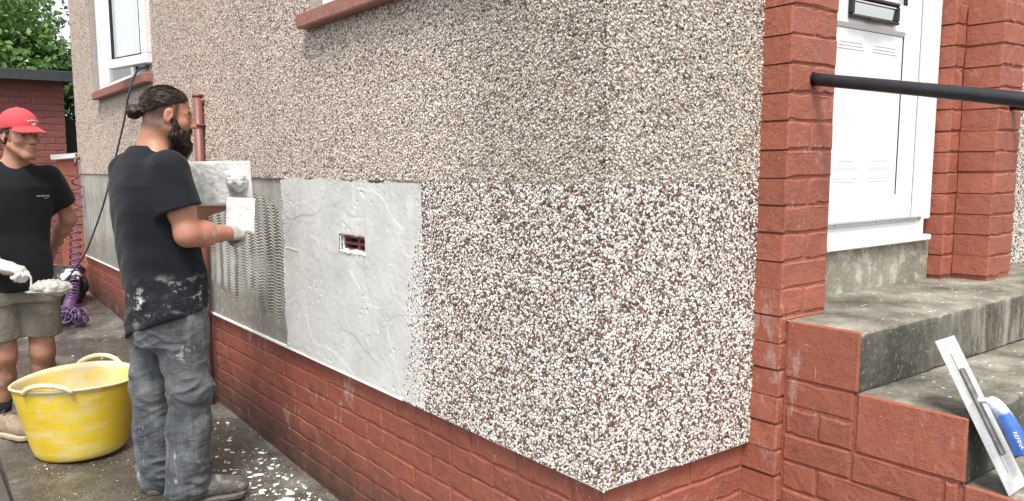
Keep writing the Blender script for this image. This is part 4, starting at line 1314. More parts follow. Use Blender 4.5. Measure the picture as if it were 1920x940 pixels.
def sdf_mesh(name, f, lo, hi, h, mat, parent, colf=None, B=12, slack=0.012):
    lo = np.array(lo, float); n = np.ceil((np.array(hi) - lo) / h / B).astype(int) * B
    nb = n // B
    D = np.ones(n, np.float32)
    I = np.stack(np.meshgrid(*[np.arange(k) for k in nb], indexing='ij'), -1).reshape(-1, 3)
    cen = lo + (I * B + (B - 1) / 2) * h
    dc = f(cen.astype(np.float32))
    act = np.abs(dc) < B * h * 0.87 * 1.25 + slack
    D4 = D.reshape(nb[0], B, nb[1], B, nb[2], B)
    for i_ in np.nonzero(~act)[0]:
        if dc[i_] < 0: D4[I[i_, 0], :, I[i_, 1], :, I[i_, 2], :] = -1
    g = np.stack(np.meshgrid(*[np.arange(B)] * 3, indexing='ij'), -1).reshape(-1, 3)
    A = I[act]
    for s_ in range(0, len(A), 160):
        a = A[s_:s_ + 160]
        pts_ = lo + ((a * B)[:, None, :] + g[None]) * h
        v = f(pts_.reshape(-1, 3).astype(np.float32)).reshape(len(a), B, B, B)
        for q_, b in enumerate(a): D4[b[0], :, b[1], :, b[2], :] = v[q_]
    S = D < 0
    cnt = np.zeros(n - 1, np.int8)
    for i in (0, 1):
        for j in (0, 1):
            for k in (0, 1): cnt += S[i:n[0] - 1 + i, j:n[1] - 1 + j, k:n[2] - 1 + k]
    cells = np.argwhere((cnt > 0) & (cnt < 8))
    idx = -np.ones(n - 1, np.int64); idx[tuple(cells.T)] = np.arange(len(cells))
    acc = np.zeros((len(cells), 3)); num = np.zeros(len(cells))
    cor = [(i, j, k) for i in (0, 1) for j in (0, 1) for k in (0, 1)]
    val = {c: D[cells[:, 0] + c[0], cells[:, 1] + c[1], cells[:, 2] + c[2]] for c in cor}
    for c in cor:
        for ax in range(3):
            if c[ax]: continue
            c2 = list(c); c2[ax] = 1; c2 = tuple(c2)
            a, b = val[c], val[c2]; m = (a < 0) != (b < 0)
            t_ = np.where(m, a / np.where(m, a - b, 1), 0)
            q = np.array(c, float)[None].repeat(len(cells), 0); q[:, ax] = t_
            acc[m] += q[m]; num[m] += 1
    V = lo + (cells + acc / num[:, None]) * h
    F = []
    for ax in range(3):
        o1, o2 = (ax + 1) % 3, (ax + 2) % 3
        sl0 = [slice(None)] * 3; sl1 = [slice(None)] * 3
        sl0[ax] = slice(0, -1); sl1[ax] = slice(1, None)
        e_ = np.argwhere(S[tuple(sl0)] != S[tuple(sl1)])
        e_ = e_[(e_[:, o1] > 0) & (e_[:, o2] > 0) & (e_[:, o1] < n[o1] - 1) & (e_[:, o2] < n[o2] - 1)]
        ins = S[tuple(e_.T)]
        def ci(d1, d2):
            q = e_.copy(); q[:, o1] += d1; q[:, o2] += d2; return idx[tuple(q.T)]
        quad = np.stack([ci(-1, -1), ci(0, -1), ci(0, 0), ci(-1, 0)], -1)
        quad[~ins] = quad[~ins][:, ::-1]
        F.append(quad[(quad >= 0).all(1)])
    F = np.concatenate(F)
    me = bpy.data.meshes.new(name)
    me.vertices.add(len(V)); me.vertices.foreach_set("co", V.astype(np.float32).ravel())
    me.loops.add(F.size); me.loops.foreach_set("vertex_index", F.astype(np.int32).ravel())
    me.polygons.add(len(F)); me.polygons.foreach_set("loop_start", np.arange(0, F.size, 4, dtype=np.int32)); me.polygons.foreach_set("loop_total", np.full(len(F), 4, np.int32))
    me.update(calc_edges=True); me.validate()
    if colf is not None:
        c4 = np.concatenate([colf(V.astype(np.float32)), np.ones((len(V), 1))], 1)
        at = me.attributes.new("Col", 'FLOAT_COLOR', 'POINT'); at.data.foreach_set("color", c4.astype(np.float32).ravel())
    return obj(name, me, mat, parent, True)


def basis(f, up=(0, 0, 1)):
    f = np.array(f, float); f /= np.linalg.norm(f); u = np.array(up, float)
    l_ = np.cross(u, f); l_ /= np.linalg.norm(l_); u = np.cross(f, l_)
    return np.stack([f, l_, u]).astype(np.float32)          # rows: forward, left, up
def to_local(p, o, Bs): return (p - np.asarray(o, np.float32)) @ Bs.T
def to_world(q, o, Bs): return np.asarray(o, np.float32) + np.asarray(q, np.float32) @ Bs


def head_sdf(q, jaw=1.0, ear=0.0):
    """q in head space: x forward, y left, z up; origin between the ears at eye height"""
    ay = np.abs(q[:, 1]); s = np.stack([q[:, 0], ay, q[:, 2]], -1)
    d = ell(q, (-0.012, 0, 0.040), (0.100, 0.077, 0.088))
    d = smin(d, ell(q, (0.030, 0, -0.030), (0.064, 0.060 * min(jaw, 1.0) ** 0.55, 0.078)), 0.035)
    d = smin(d, cap(s, (0.0, 0.056, -0.05), (0.070, 0.016, -0.098), 0.018 * jaw, 0.022 * jaw), 0.03)
    d = smin(d, ell(q, (0.076, 0, -0.098), (0.023, 0.028, 0.020)), 0.025)
    d = smin(d, ell(s, (0.062, 0.040, -0.022), (0.026, 0.022, 0.022)), 0.022)
    d = smin(d, cap(s, (0.084, 0.006, 0.024), (0.072, 0.045, 0.022), 0.011, 0.009), 0.016)
    d = smax(d, -ell(s, (0.101, 0.033, 0.006), (0.020, 0.019, 0.012)), 0.012)
    d = smin(d, cap(q, (0.091, 0, 0.018), (0.116, 0, -0.027), 0.0085, 0.0115), 0.014)
    d = smin(d, ell(s, (0.102, 0.0125, -0.031), (0.013, 0.0085, 0.0085)), 0.008)
    d = smin(d, ell(q, (0.092, 0, -0.062), (0.013, 0.024, 0.016)), 0.014)
    d = smin(d, cap(s, (0.101, 0.0, -0.0585), (0.092, 0.021, -0.061), 0.006, 0.004), 0.005)
    d = smin(d, cap(s, (0.099, 0.0, -0.070), (0.091, 0.018, -0.069), 0.0065, 0.004), 0.005)
    d = smax(d, -cap(s, (0.109, 0.0, -0.0645), (0.094, 0.024, -0.0650), 0.0028, 0.002), 0.003)
    # eyelids
    d = smin(d, ell(s, (0.078, 0.033, 0.005), (0.0125, 0.0155, 0.0115)), 0.006)
    d = smax(d, -ell(s, (0.0925, 0.033, 0.0035), (0.0110, 0.0120, 0.0036)), 0.0015)
    # ears
    s = s - np.array([ear, 0, 0], np.float32)
    er = np.stack([s[:, 0] * 0.96 - s[:, 2] * 0.26, s[:, 1], s[:, 2] * 0.96 + s[:, 0] * 0.26], -1)
    e = ell(er, (-0.014, 0.081, 0.000), (0.020, 0.0085, 0.031))
    e = smax(e, -ell(er, (-0.010, 0.0905, 0.003), (0.0130, 0.0105, 0.0235)), 0.0025)
    e = smin(e, cap(er, (-0.010, 0.083, 0.016), (-0.016, 0.083, -0.012), 0.0030, 0.0030), 0.004)
    e = smin(e, ell(er, (-0.002, 0.077, -0.003), (0.006, 0.006, 0.008)), 0.004)
    e = smin(e, ell(er, (-0.006, 0.078, -0.028), (0.009, 0.0055, 0.009)), 0.006)
    return smin(d, e, 0.008)


def hand_sdf(q, curl, spread=0.0, thumb_in=0.5, k=1.0):
    """right or left hand in hand space: x along the fingers from the wrist, y across towards the thumb, z out of the back"""
    d = ell(q, (0.045, 0.0, 0.0), (0.052, 0.041, 0.0165))
    d = smin(d, cap(q, (-0.03, 0, 0.0), (0.03, 0.0, 0), 0.026, 0.026), 0.02)
    for i, (y, L, r) in enumerate(((0.030, 0.074, 0.0092), (0.010, 0.082, 0.0096), (-0.011, 0.076, 0.0092), (-0.030, 0.060, 0.0082))):
        a = np.array([0.085 - abs(y - 0.008) * 0.25, y, 0.0]); th = 0.0; pts = [a]
        for s_, c_ in zip((0.44, 0.32, 0.24), curl):
            th += c_ * (1 + 0.07 * i)
            pts.append(pts[-1] + L * s_ * np.array([math.cos(th), spread * y * 4, -math.sin(th)]))
        d = smin(d, chain(q, [a - np.array([0.03, 0, 0])] + pts, [r * 1.1, r * 1.08, r, r * 0.93, r * 0.8], 0.006), 0.006)
    t0 = np.array([0.012, 0.030, -0.006]); t1 = t0 + np.array([0.034, 0.026, -0.014]); t2 = t1 + np.array([0.026, 0.006 - 0.014 * thumb_in, -0.018 * thumb_in - 0.004]); t3 = t2 + np.array([0.020, -0.006 - 0.010 * thumb_in, -0.010 * thumb_in])
    d = smin(d, chain(q, [t0, t1, t2, t3], [0.015, 0.0125, 0.0108, 0.0088], 0.008), 0.010)
    return d * k


def bbox_of(pts, m): a = np.array(pts); return a.min(0) - m, a.max(0) + m

def project(me, f, direction, off=0.0015, steps=24):
    """slide a flat mesh along a direction until it lies on the surface f = 0"""
    P_ = np.empty(len(me.vertices) * 3, np.float32); me.vertices.foreach_get("co", P_); P_ = P_.reshape(-1, 3)
    dr = np.array(direction, np.float32); dr /= np.linalg.norm(dr)
    for _ in range(steps): P_ = P_ + dr * (f(P_) * 0.8)[:, None]
    P_ -= dr * off
    me.vertices.foreach_set("co", P_.ravel()); me.update()

SKIN = np.array([0.40, 0.195, 0.130]); 

# ================================================================= the plasterer at the wall (faces +x)
man = thing("person", "bearded man with a hair bun, black t-shirt and dusty grey jeans plastering the wall", "person")
gm = float(gz(3.4))
HS = 0.92
HO = np.array([0.903, 3.358, 1.574]); hd = np.array([0.965, -0.21, -0.15]); HB = basis(hd)
NECK0 = (0.845, 3.400, 1.40)
RSH, REL, RWR = np.array((0.868, 3.215, 1.352)), np.array((0.905, 3.165, 1.110)), np.array((1.075, 3.225, 1.100))
LSH, LEL, LWR = np.array((0.805, 3.605, 1.352)), np.array((0.965, 3.660, 1.120)), np.array((1.140, 3.600, 1.190))
RHD = basis((0.72, 0.45, -0.02), (0.1, -0.55, 0.8)); LHD = basis((0.75, -0.25, 0.35), (0.2, 0.9, 0.3))
def man_arm(p, S, E, W, up=0.058):
    M1 = S * 0.45 + E * 0.55; M2 = E * 0.6 + W * 0.4
    return chain(p, [S, M1, E, M2, W], [up, up * 0.93, up * 0.80, up * 0.82, 0.031], 0.03)
def man_body(p):
    q = to_local(p, HO, HB) / HS
    d = head_sdf(q, 1.05, 0.014) * HS
    d = smin(d, cap(p, to_world((-0.035, 0, -0.05), HO, HB), NECK0, 0.058, 0.068), 0.03)
    d = smin(d, cap(p, (0.845, 3.33, 1.405), (0.838, 3.48, 1.405), 0.05, 0.05), 0.05)
    d = smin(d, loft(p, [0.84, 1.0, 1.15, 1.3, 1.40], [0.88, 0.865, 0.855, 0.85, 0.845], [3.385, 3.387, 3.395, 3.40, 3.402], [0.11, 0.115, 0.11, 0.11, 0.07], [0.15, 0.15, 0.165, 0.175, 0.12]), 0.03)
    d = smin(d, man_arm(p, RSH, REL, RWR), 0.03)
    d = smin(d, man_arm(p, LSH, LEL, LWR), 0.03)
    d = smin(d, chain(p, [(0.90, 3.30, 0.84), (0.925, 3.28, 0.46), (0.885, 3.30, 0.08)], [0.085, 0.055, 0.042]), 0.03)
    d = smin(d, chain(p, [(0.87, 3.48, 0.84), (0.838, 3.51, 0.44), (0.836, 3.52, 0.06)], [0.085, 0.055, 0.042]), 0.03)
    h1 = hand_sdf(to_local(p, RWR, RHD) * np.array([1, 1, 1], np.float32), (0.75, 0.95, 0.6))
    h2 = hand_sdf(to_local(p, LWR, LHD) * np.array([1, -1, 1], np.float32), (0.6, 0.9, 0.6))
    return smin(smin(d, h1, 0.012), h2, 0.012)
def man_col(V):
    c = np.tile(SKIN, (len(V), 1)); q = to_local(V, HO, HB) / HS
    def blend(m, cc, a):
        w_ = (np.clip(m, 0, 1) * a)[:, None]; c[:] = c * (1 - w_) + np.array(cc) * w_
    blend((np.abs(q[:, 1]) - 0.072) / 0.01 * (q[:, 2] < 0.06) * (q[:, 2] > -0.05), (0.52, 0.19, 0.13), 0.6)          # warm ears
    fade = np.clip((0.030 - q[:, 0]) / 0.02, 0, 1) * np.clip((q[:, 2] + 0.080 - 0.7 * np.clip(q[:, 0] + 0.03, 0, 1)) / 0.03, 0, 1) * (ell(np.stack([q[:, 0], np.abs(q[:, 1]), q[:, 2]], -1), (0.004, 0.085, -0.003), (0.025, 0.017, 0.037)) > 0)
    blend(fade * (0.96 + 0.12 * vnoise(V * 300)), (0.050, 0.036, 0.030), 0.95)
    blend(np.clip((0.048 - q[:, 0]) / 0.012, 0, 1) * np.clip((q[:, 0] - 0.020) / 0.006, 0, 1) * (np.abs(q[:, 1]) > 0.045) * (q[:, 2] > -0.05) * (q[:, 2] < 0.06), (0.03, 0.02, 0.016), 0.85)                                            # clipped sides
    blend((0.008 - np.abs(q[:, 2] - 0.027)) / 0.004 * (q[:, 0] > 0.06) * (np.abs(q[:, 1]) > 0.012) * (np.abs(q[:, 1]) < 0.05), (0.05, 0.03, 0.022), 0.9)
    blend((0.012 - np.abs(q[:, 2] + 0.064)) / 0.006 * (q[:, 0] > 0.085), (0.42, 0.15, 0.12), 0.6)
    arm = np.clip((1.14 - V[:, 2]) / 0.05, 0, 1) * (V[:, 2] > 1.0)
    blend(arm, (0.43, 0.185, 0.125), 0.7)
    blend(np.clip(vnoise(V * np.array([160, 160, 60])) * 1.6 - 0.2, 0, 1) * arm * (V[:, 0] > 0.93), (0.20, 0.10, 0.07), 0.5)
    blend(np.clip(vnoise(V * 130) * 4 - 2.7, 0, 1) * arm, (0.66, 0.6, 0.54), 0.9)
    blend(np.clip(vnoise(V * 28) * 1.2, 0, 1) * (q[:, 2] < -0.09), (0.46, 0.17, 0.12), 0.3)
    blend(np.clip(vnoise(V * 35) * 2 - 0.7, 0, 1) * (V[:, 0] > 0.98) * (V[:, 2] < 1.3), (0.6, 0.5, 0.43), 0.5)
    return c
lo, hi = np.array((0.66, 2.98, gm - 0.02)), np.array((1.34, 3.84, 1.74))
sdf_mesh("body", man_body, lo, hi, 0.0046, M['skin'], man, man_col)
def eyes(O, Bs, k, parent, look):
    lk = np.array(look, float) / np.linalg.norm(look)
    for sy in (-1, 1):
        c_ = to_world(np.array((0.0770, 0.033 * sy, 0.0035)) * k, O, Bs)
        bm = bmesh.new(); bmesh.ops.create_uvsphere(bm, u_segments=20, v_segments=14, radius=0.0112 * k)
        lw = Vector((to_world(lk, (0, 0, 0), Bs)).tolist())
        for f_ in bm.faces: f_.material_index = 1 if f_.calc_center_median().normalized().dot(lw) > 0.84 else 0
        bmesh.ops.translate(bm, verts=bm.verts, vec=Vector(c_.tolist()))
        me = bpy.data.meshes.new("eye"); bm.to_mesh(me); bm.free()
        me.materials.append(M['eye']); me.materials.append(M['iris'])
        obj("eye", me, None, parent, True)
eyes(HO, HB, HS, man, (1, 0, -0.2))
def strand(q, s1, s2): return vnoise(np.stack([q[:, 0] * s1, q[:, 1] * s2, q[:, 2] * s2], -1))
def man_hair(p):
    q = to_local(p, HO, HB) / HS
    d = ell(q, (-0.014, 0, 0.040), (0.106, 0.081, 0.093))
    d = smax(d, -(q[:, 2] - (0.040 + 0.42 * q[:, 0] + 0.10 * np.clip(q[:, 0] - 0.04, 0, 1))), 0.01)
    d = smax(d, q[:, 0] - 0.082 + 0.18 * np.abs(q[:, 1]), 0.012)
    d = smin(d, cap(q, (-0.090, 0, 0.016), (-0.105, 0, 0.008), 0.026, 0.024), 0.022)
    b = ell(q, (-0.137, 0, -0.002), (0.031, 0.034, 0.034)) + 0.004 * vnoise(q * 90)
    d = smin(d, b, 0.006)
    return (d - 0.0026 * strand(q, 18, 150) - 0.0018 * strand(q + 5, 30, 70)) * HS
def hair_col(V, O=None, Bs=None):
    q = to_local(V, HO, HB) / HS
    w_ = np.clip(0.4 + 0.9 * strand(q, 16, 130), 0, 1)[:, None]
    return np.array([0.012, 0.008, 0.006]) * (1 - w_) + np.array([0.060, 0.038, 0.026]) * w_
lo, hi = HO - 0.21, HO + 0.18
hair_o = sdf_mesh("hair", man_hair, lo, hi, 0.0034, M['hair'], man, hair_col)
def man_beard(p):
    q = to_local(p, HO, HB) / HS; ay = np.abs(q[:, 1]); s = np.stack([q[:, 0], ay, q[:, 2]], -1)
    d = cap(s, (0.026, 0.061, -0.022), (0.034, 0.056, -0.075), 0.013, 0.024)
    d = smin(d, cap(s, (0.038, 0.055, -0.050), (0.070, 0.036, -0.080), 0.017, 0.022), 0.02)
    d = smin(d, cap(s, (0.030, 0.052, -0.078), (0.078, 0.018, -0.105), 0.022, 0.030), 0.02)
    d = smin(d, ell(q, (0.076, 0, -0.118), (0.034, 0.037, 0.046)), 0.025)
    d = smin(d, cap(s, (0.104, 0.006, -0.050), (0.086, 0.034, -0.070), 0.0085, 0.011), 0.010)
    d = smin(d, cap(s, (0.086, 0.036, -0.066), (0.074, 0.030, -0.10), 0.012, 0.02), 0.012)
    d = smax(d, -ell(q, (0.106, 0, -0.064), (0.012, 0.018, 0.006)), 0.004)
    return (d - 0.004 * vnoise(q * np.array([150, 150, 50])) - 0.0035 * vnoise(q * 60)) * HS
def beard_col(V):
    w_ = np.clip(0.5 + vnoise(V * np.array([160, 160, 60])), 0, 1)[:, None]
    return np.array([0.010, 0.007, 0.006]) * (1 - w_) + np.array([0.036, 0.022, 0.016]) * w_
beard_o = sdf_mesh("beard", man_beard, lo, hi, 0.0036, M['hair'], man, beard_col)

def strands(name, P_, D_, L, w, cols, parent):
    """thin tapering hairs, each a bent three-sided spike"""
    n = len(P_); V = []; F = []
    ref = np.where(np.abs(D_[:, :1]) > 0.8, np.array([[0, 1.0, 0]]), np.array([[1.0, 0, 0]]))
    a = np.cross(D_, ref); a /= np.linalg.norm(a, axis=1)[:, None]; b = np.cross(D_, a)
    sag = np.array([0, 0, -1.0]) * L[:, None] * 0.25
    for k, (t_, wd) in enumerate(((0, 1.0), (0.55, 0.8))):
        c = P_ + D_ * (L * t_)[:, None] + sag * t_ * t_
        for q in range(3):
            th = q * 2.094; V.append(c + (a * math.cos(th) + b * math.sin(th)) * w * wd)
    V.append(P_ + D_ * L[:, None] + sag)
    V = np.stack(V, 1).reshape(-1, 3); o = np.arange(n)[:, None] * 7
    F4 = np.concatenate([o + np.array([[q, (q + 1) % 3, 3 + (q + 1) % 3, 3 + q]]) for q in range(3)])
    F3 = np.concatenate([o + np.array([[3 + q, 3 + (q + 1) % 3, 6]]) for q in range(3)])
    me = bpy.data.meshes.new(name); me.from_pydata(V.tolist(), [], F4.tolist() + F3.tolist()); me.update()
    c4 = np.repeat(np.concatenate([cols, np.ones((n, 1))], 1), 7, 0)
    at = me.attributes.new("Col", 'FLOAT_COLOR', 'POINT'); at.data.foreach_set("color", c4.astype(np.float32).ravel())
    o = obj(name, me, M['hair'], parent); o["kind"] = 'stuff'; return o
def surf(o):
    me = o.data; P_ = np.empty(len(me.vertices) * 3, np.float32); me.vertices.foreach_get("co", P_)
    N_ = np.empty(len(me.vertices) * 3, np.float32); me.vertices.foreach_get("normal", N_); return P_.reshape(-1, 3).astype(float), N_.reshape(-1, 3).astype(float)
def nrmz(a): return a / np.linalg.norm(a, axis=1)[:, None]
P_, N_ = surf(beard_o); k_ = rng.integers(0, len(P_), 2600); P_, N_ = P_[k_], N_[k_]
low_ = np.clip((HO[2] - 0.06 - P_[:, 2]) / 0.09, 0.0, 1)
D_ = nrmz(N_ * 0.45 + np.array([0.12, -0.02, -0.75]) + rng.normal(0, 0.22, N_.shape))
strands("beard_hair", P_ - N_ * 0.002, D_, (0.005 + 0.015 * low_) * rng.uniform(0.6, 1.3, len(P_)), 0.0008, np.array([0.014, 0.009, 0.007]) * rng.uniform(0.5, 3.2, (len(P_), 1)), beard_o)
P_, N_ = surf(hair_o); k_ = rng.integers(0, len(P_), 2600); P_, N_ = P_[k_], N_[k_]
bun_ = np.asarray(to_world(np.array((-0.108, 0, 0.004)) * HS, HO, HB), float)
D_ = bun_ - P_; far_ = np.linalg.norm(D_, axis=1) > 0.055; P_, N_, D_ = P_[far_], N_[far_], nrmz(D_[far_])
D_ = nrmz(D_ - N_ * (D_ * N_).sum(1)[:, None] * 0.98 + rng.normal(0, 0.05, D_.shape) + N_ * 0.03)
strands("hair_strand", P_ + N_ * 0.0004, D_, np.minimum(rng.uniform(0.02, 0.045, len(P_)), np.maximum(np.linalg.norm(bun_ - P_, axis=1) - 0.045, 0.004)), 0.0006, np.array([0.030, 0.020, 0.014]) * rng.uniform(0.4, 3.4, (len(P_), 1)), hair_o)

def man_shirt(p):
    z = p[:, 2]
    d = loft(p, [0.60, 0.72, 0.84, 0.96, 1.08, 1.20, 1.30, 1.38, 1.425, 1.455], [0.868, 0.868, 0.870, 0.862, 0.850, 0.838, 0.832, 0.834, 0.838, 0.845],
             [3.392, 3.392, 3.392, 3.396, 3.404, 3.410, 3.410, 3.408, 3.406, 3.402], [0.147, 0.148, 0.148, 0.150, 0.154, 0.160, 0.154, 0.126, 0.100, 0.078], [0.192, 0.191, 0.188, 0.188, 0.198, 0.212, 0.212, 0.174, 0.124, 0.086], 2.5)
    for S, E in ((RSH, REL), (LSH, LEL)):
        ax = (E - S) / np.linalg.norm(E - S); cut = (p - (S + ax * 0.150).astype(np.float32)) @ ax.astype(np.float32)
        sl = chain(p, [S + (-0.004, 0, 0.006), S * 0.42 + E * 0.58 + (0, -0.002 if S is RSH else 0.002, 0)], [0.078, 0.083])
        d = smin(d, smax(sl, cut, 0.006), 0.045)
    # folds: diagonal drags from the shoulder, slack at the waist
    u = p[:, 1] * 0.9 + p[:, 0] * 0.5
    fo = vnoise(np.stack([u * 9 + z * 3, z * 5 - u * 4, p[:, 0] * 4], -1))
    f2 = vnoise(np.stack([u * 5 + 8, z * 20 + u * 16, p[:, 0] * 3], -1))
    f3 = vnoise(np.stack([u * 22 + z * 7, z * 4, p[:, 0] * 8 + 3], -1))
    low = np.clip((1.12 - z) / 0.3, 0, 1)
    wq = p + 0.035 * np.stack([vnoise(p * 6), vnoise(p * 6 + 20), vnoise(p * 6 + 50)], -1)
    ru = wq[:, 1] * 0.9 + wq[:, 0] * 0.6
    r1 = 1 - 2.2 * np.abs(vnoise(np.stack([ru * 8 + 3, wq[:, 2] * 3.0 + ru * 2.0, p[:, 0] * 3], -1)))
    r2_ = 1 - 2.2 * np.abs(vnoise(np.stack([ru * 5 + 13, wq[:, 2] * 11 + ru * 9, p[:, 0] * 3], -1)))
    d = d - (0.009 * fo + 0.006 * f2 * (0.35 + low) + 0.005 * f3 * low + 0.0055 * np.clip(r1, -0.6, 1) + 0.0060 * np.clip(r2_, -0.6, 1) * (0.4 + low))
    d = smax(d, (0.648 + 0.30 * (3.56 - p[:, 1]) + 0.18 * (p[:, 0] - 0.75)) - z + 0.006 * np.sin(u * 30), 0.006)
    neck = cap(p, (0.850, 3.399, 1.43), to_world((-0.03, 0, -0.05), HO, HB), 0.066, 0.064)
    return smax(d, -neck, 0.012)
sdf_mesh("t_shirt", man_shirt, (0.62, 3.03, 0.58), (1.10, 3.80, 1.50), 0.0062, M['shirt'], man)
s = MB()
ringp = [(0.858 + 0.077 * math.cos(a_ / 24 * 6.283), 3.398 + 0.084 * math.sin(a_ / 24 * 6.283), 1.430 - 0.022 * math.cos(a_ / 24 * 6.283)) for a_ in range(24)]
s.tube(ringp, 0.0075, 8, closed=True); s.build("collar", M['shirt'], man, True)

def man_jeans(p):
    z = p[:, 2]
    d = loft(p, [0.66, 0.74, 0.82, 0.90], [0.878, 0.872, 0.876, 0.878], [3.388, 3.388, 3.388, 3.388], [0.132, 0.142, 0.132, 0.118], [0.178, 0.182, 0.172, 0.158], 2.4)
    d = smin(d, cap(p, (0.835, 3.315, 0.735), (0.83, 3.33, 0.70), 0.090, 0.080), 0.04)
    d = smin(d, cap(p, (0.825, 3.47, 0.735), (0.82, 3.46, 0.70), 0.090, 0.080), 0.04)
    R_ = chain(p, [(0.895, 3.300, 0.72), (0.920, 3.277, 0.47), (0.905, 3.285, 0.30), (0.888, 3.295, 0.05)], [0.109, 0.084, 0.083, 0.082], 0.03)
    L_2 = chain(p, [(0.862, 3.485, 0.72), (0.828, 3.510, 0.44), (0.826, 3.520, 0.25), (0.832, 3.522, 0.03)], [0.110, 0.088, 0.085, 0.083], 0.03)
    d = smin(d, R_, 0.028); d = smin(d, L_2, 0.028)
    u = p[:, 1] + 0.6 * p[:, 0]
    wp = 0.030 * np.stack([vnoise(p * 9), vnoise(p * 9 + 40), 1.3 * vnoise(p * 7 + 80)], -1)
    w_ = p + wp
    uu = w_[:, 1] - 0.4 * w_[:, 0]
    n1 = vnoise(np.stack([w_[:, 0] * 7, w_[:, 1] * 7, w_[:, 2] * 27 + uu * 11], -1))
    n2 = vnoise(np.stack([w_[:, 0] * 9 + 7, w_[:, 1] * 9, w_[:, 2] * 20 - uu * 16], -1))
    ridge = (1 - 2 * np.abs(n1)) * 0.6 + (1 - 2 * np.abs(n2)) * 0.5
    am = 0.85 * np.clip((0.26 - z) / 0.14, 0, 1) + 0.6 * np.exp(-((z - 0.46) / 0.11) ** 2) + 0.35 * np.exp(-((z - 0.66) / 0.06) ** 2) + 0.2
    fo = vnoise(np.stack([p[:, 0] * 10, p[:, 1] * 10, z * 9 + u * 12], -1))
    f3 = vnoise(np.stack([p[:, 0] * 22 + 3, p[:, 1] * 22, z * 4], -1))
    d = d - 0.0125 * am * ridge - 0.005 * fo - 0.004 * f3
    # back pocket and side seam, slightly proud
    py = (p[:, 1] - 3.300) / 0.062; pz = (z - 0.735) / 0.066
    inside = (np.abs(py) < 1) & (pz < 1) & (pz > -1 + 0.28 * np.abs(py)) & (p[:, 0] < 0.84)
    d = d - 0.0030 * inside
    seam = np.exp(-((p[:, 0] - 0.895) / 0.0045) ** 2) * (p[:, 1] < 3.29)
    d = d - 0.0022 * seam
    d = smax(d, (gm + 0.022) - z + 0.012 * np.sin(p[:, 0] * 28 + 1), 0.008)
    return d
sdf_mesh("jeans", man_jeans, (0.66, 3.08, gm), (1.08, 3.72, 0.92), 0.0048, M['jeans'], man)

def boot(O, ang_, mat, sole_mat, parent, hi_=0.13, lace=True):
    F = np.array([math.cos(ang_), math.sin(ang_), 0]); Bs = basis(F)
    def f(p):
        q = to_local(p, O, Bs)
        d = cap(q, (-0.055, 0, hi_), (-0.045, 0, 0.055), 0.050, 0.050)
        d = smin(d, cap(q, (-0.055, 0, 0.048), (0.05, 0, 0.050), 0.042, 0.042), 0.03)
        d = smin(d, ell(q, (0.135, 0.004, 0.048), (0.072, 0.050, 0.040)), 0.03)
        d = smin(d, cap(q, (-0.02, 0, 0.10), (0.09, 0, 0.062), 0.034, 0.032), 0.03)
        d = smax(d, 0.022 - q[:, 2], 0.004); d = smax(d, q[:, 2] - hi_, 0.006)
        tongue = np.exp(-((q[:, 1]) / 0.014) ** 2) * np.clip((q[:, 0] + 0.02) / 0.02, 0, 1) * np.clip((0.09 - q[:, 0]) / 0.02, 0, 1)
        return d - 0.002 * tongue - 0.003 * vnoise(q * 26) - 0.0025 * np.exp(-((q[:, 0] - 0.10 + q[:, 2] * 0.5) / 0.006) ** 2)
    c = np.array(O)
    o = sdf_mesh("boot", f, c + (-0.26, -0.26, 0.0), c + (0.26, 0.26, hi_ + 0.03), 0.0052, mat, parent)
    def g(p):
        q = to_local(p, O, Bs)
        k = cap(q * np.array([1, 1, 0], np.float32), (-0.055, 0, 0), (0.14, 0.004, 0), 0.049, 0.056)
        k = k - 0.004 * np.exp(-((q[:, 2] - 0.02) / 0.004) ** 2)
        return smax(k, np.abs(q[:, 2] - 0.013) - 0.013, 0.004)
    sdf_mesh("sole", g, c + (-0.26, -0.26, -0.006), c + (0.26, 0.26, 0.05), 0.0055, sole_mat, o)
    if lace:
        s = MB()
        for k in range(5):
            x_ = 0.005 + 0.022 * k; z_ = 0.128 - 0.0085 * k - 0.0005 * k * k
            pts = [to_world((x_ + (0.016 if k % 2 else -0.004) * (1 if yy_ > 0 else -0.2), yy_, z_ - 4.5 * yy_ * yy_ * 3 + 0.003), O, Bs) for yy_ in np.linspace(-0.028, 0.028, 7)]
            s.tube(pts, 0.0028, 6)
        s.build("lace", M['lace'], o, True)
    return o
boot((0.935, 3.290, gm + 0.004), R(-12), M['boot_dark'], M['sole'], man)
boot((0.872, 3.522, gm + 0.002), R(10), M['boot_dark'], M['sole'], man)
def glove_r(p): return hand_sdf(to_local(p, RWR, RHD), (0.75, 0.95, 0.6)) - 0.0028
c_ = to_world((0.06, 0, 0), RWR, RHD)
def glove_cut(p):
    q = to_local(p, RWR, RHD); return smax(glove_r(p), 0.012 - q[:, 0], 0.004)
sdf_mesh("glove", glove_cut, c_ - 0.13, c_ + 0.13, 0.0042, M['grey_glove'], man)

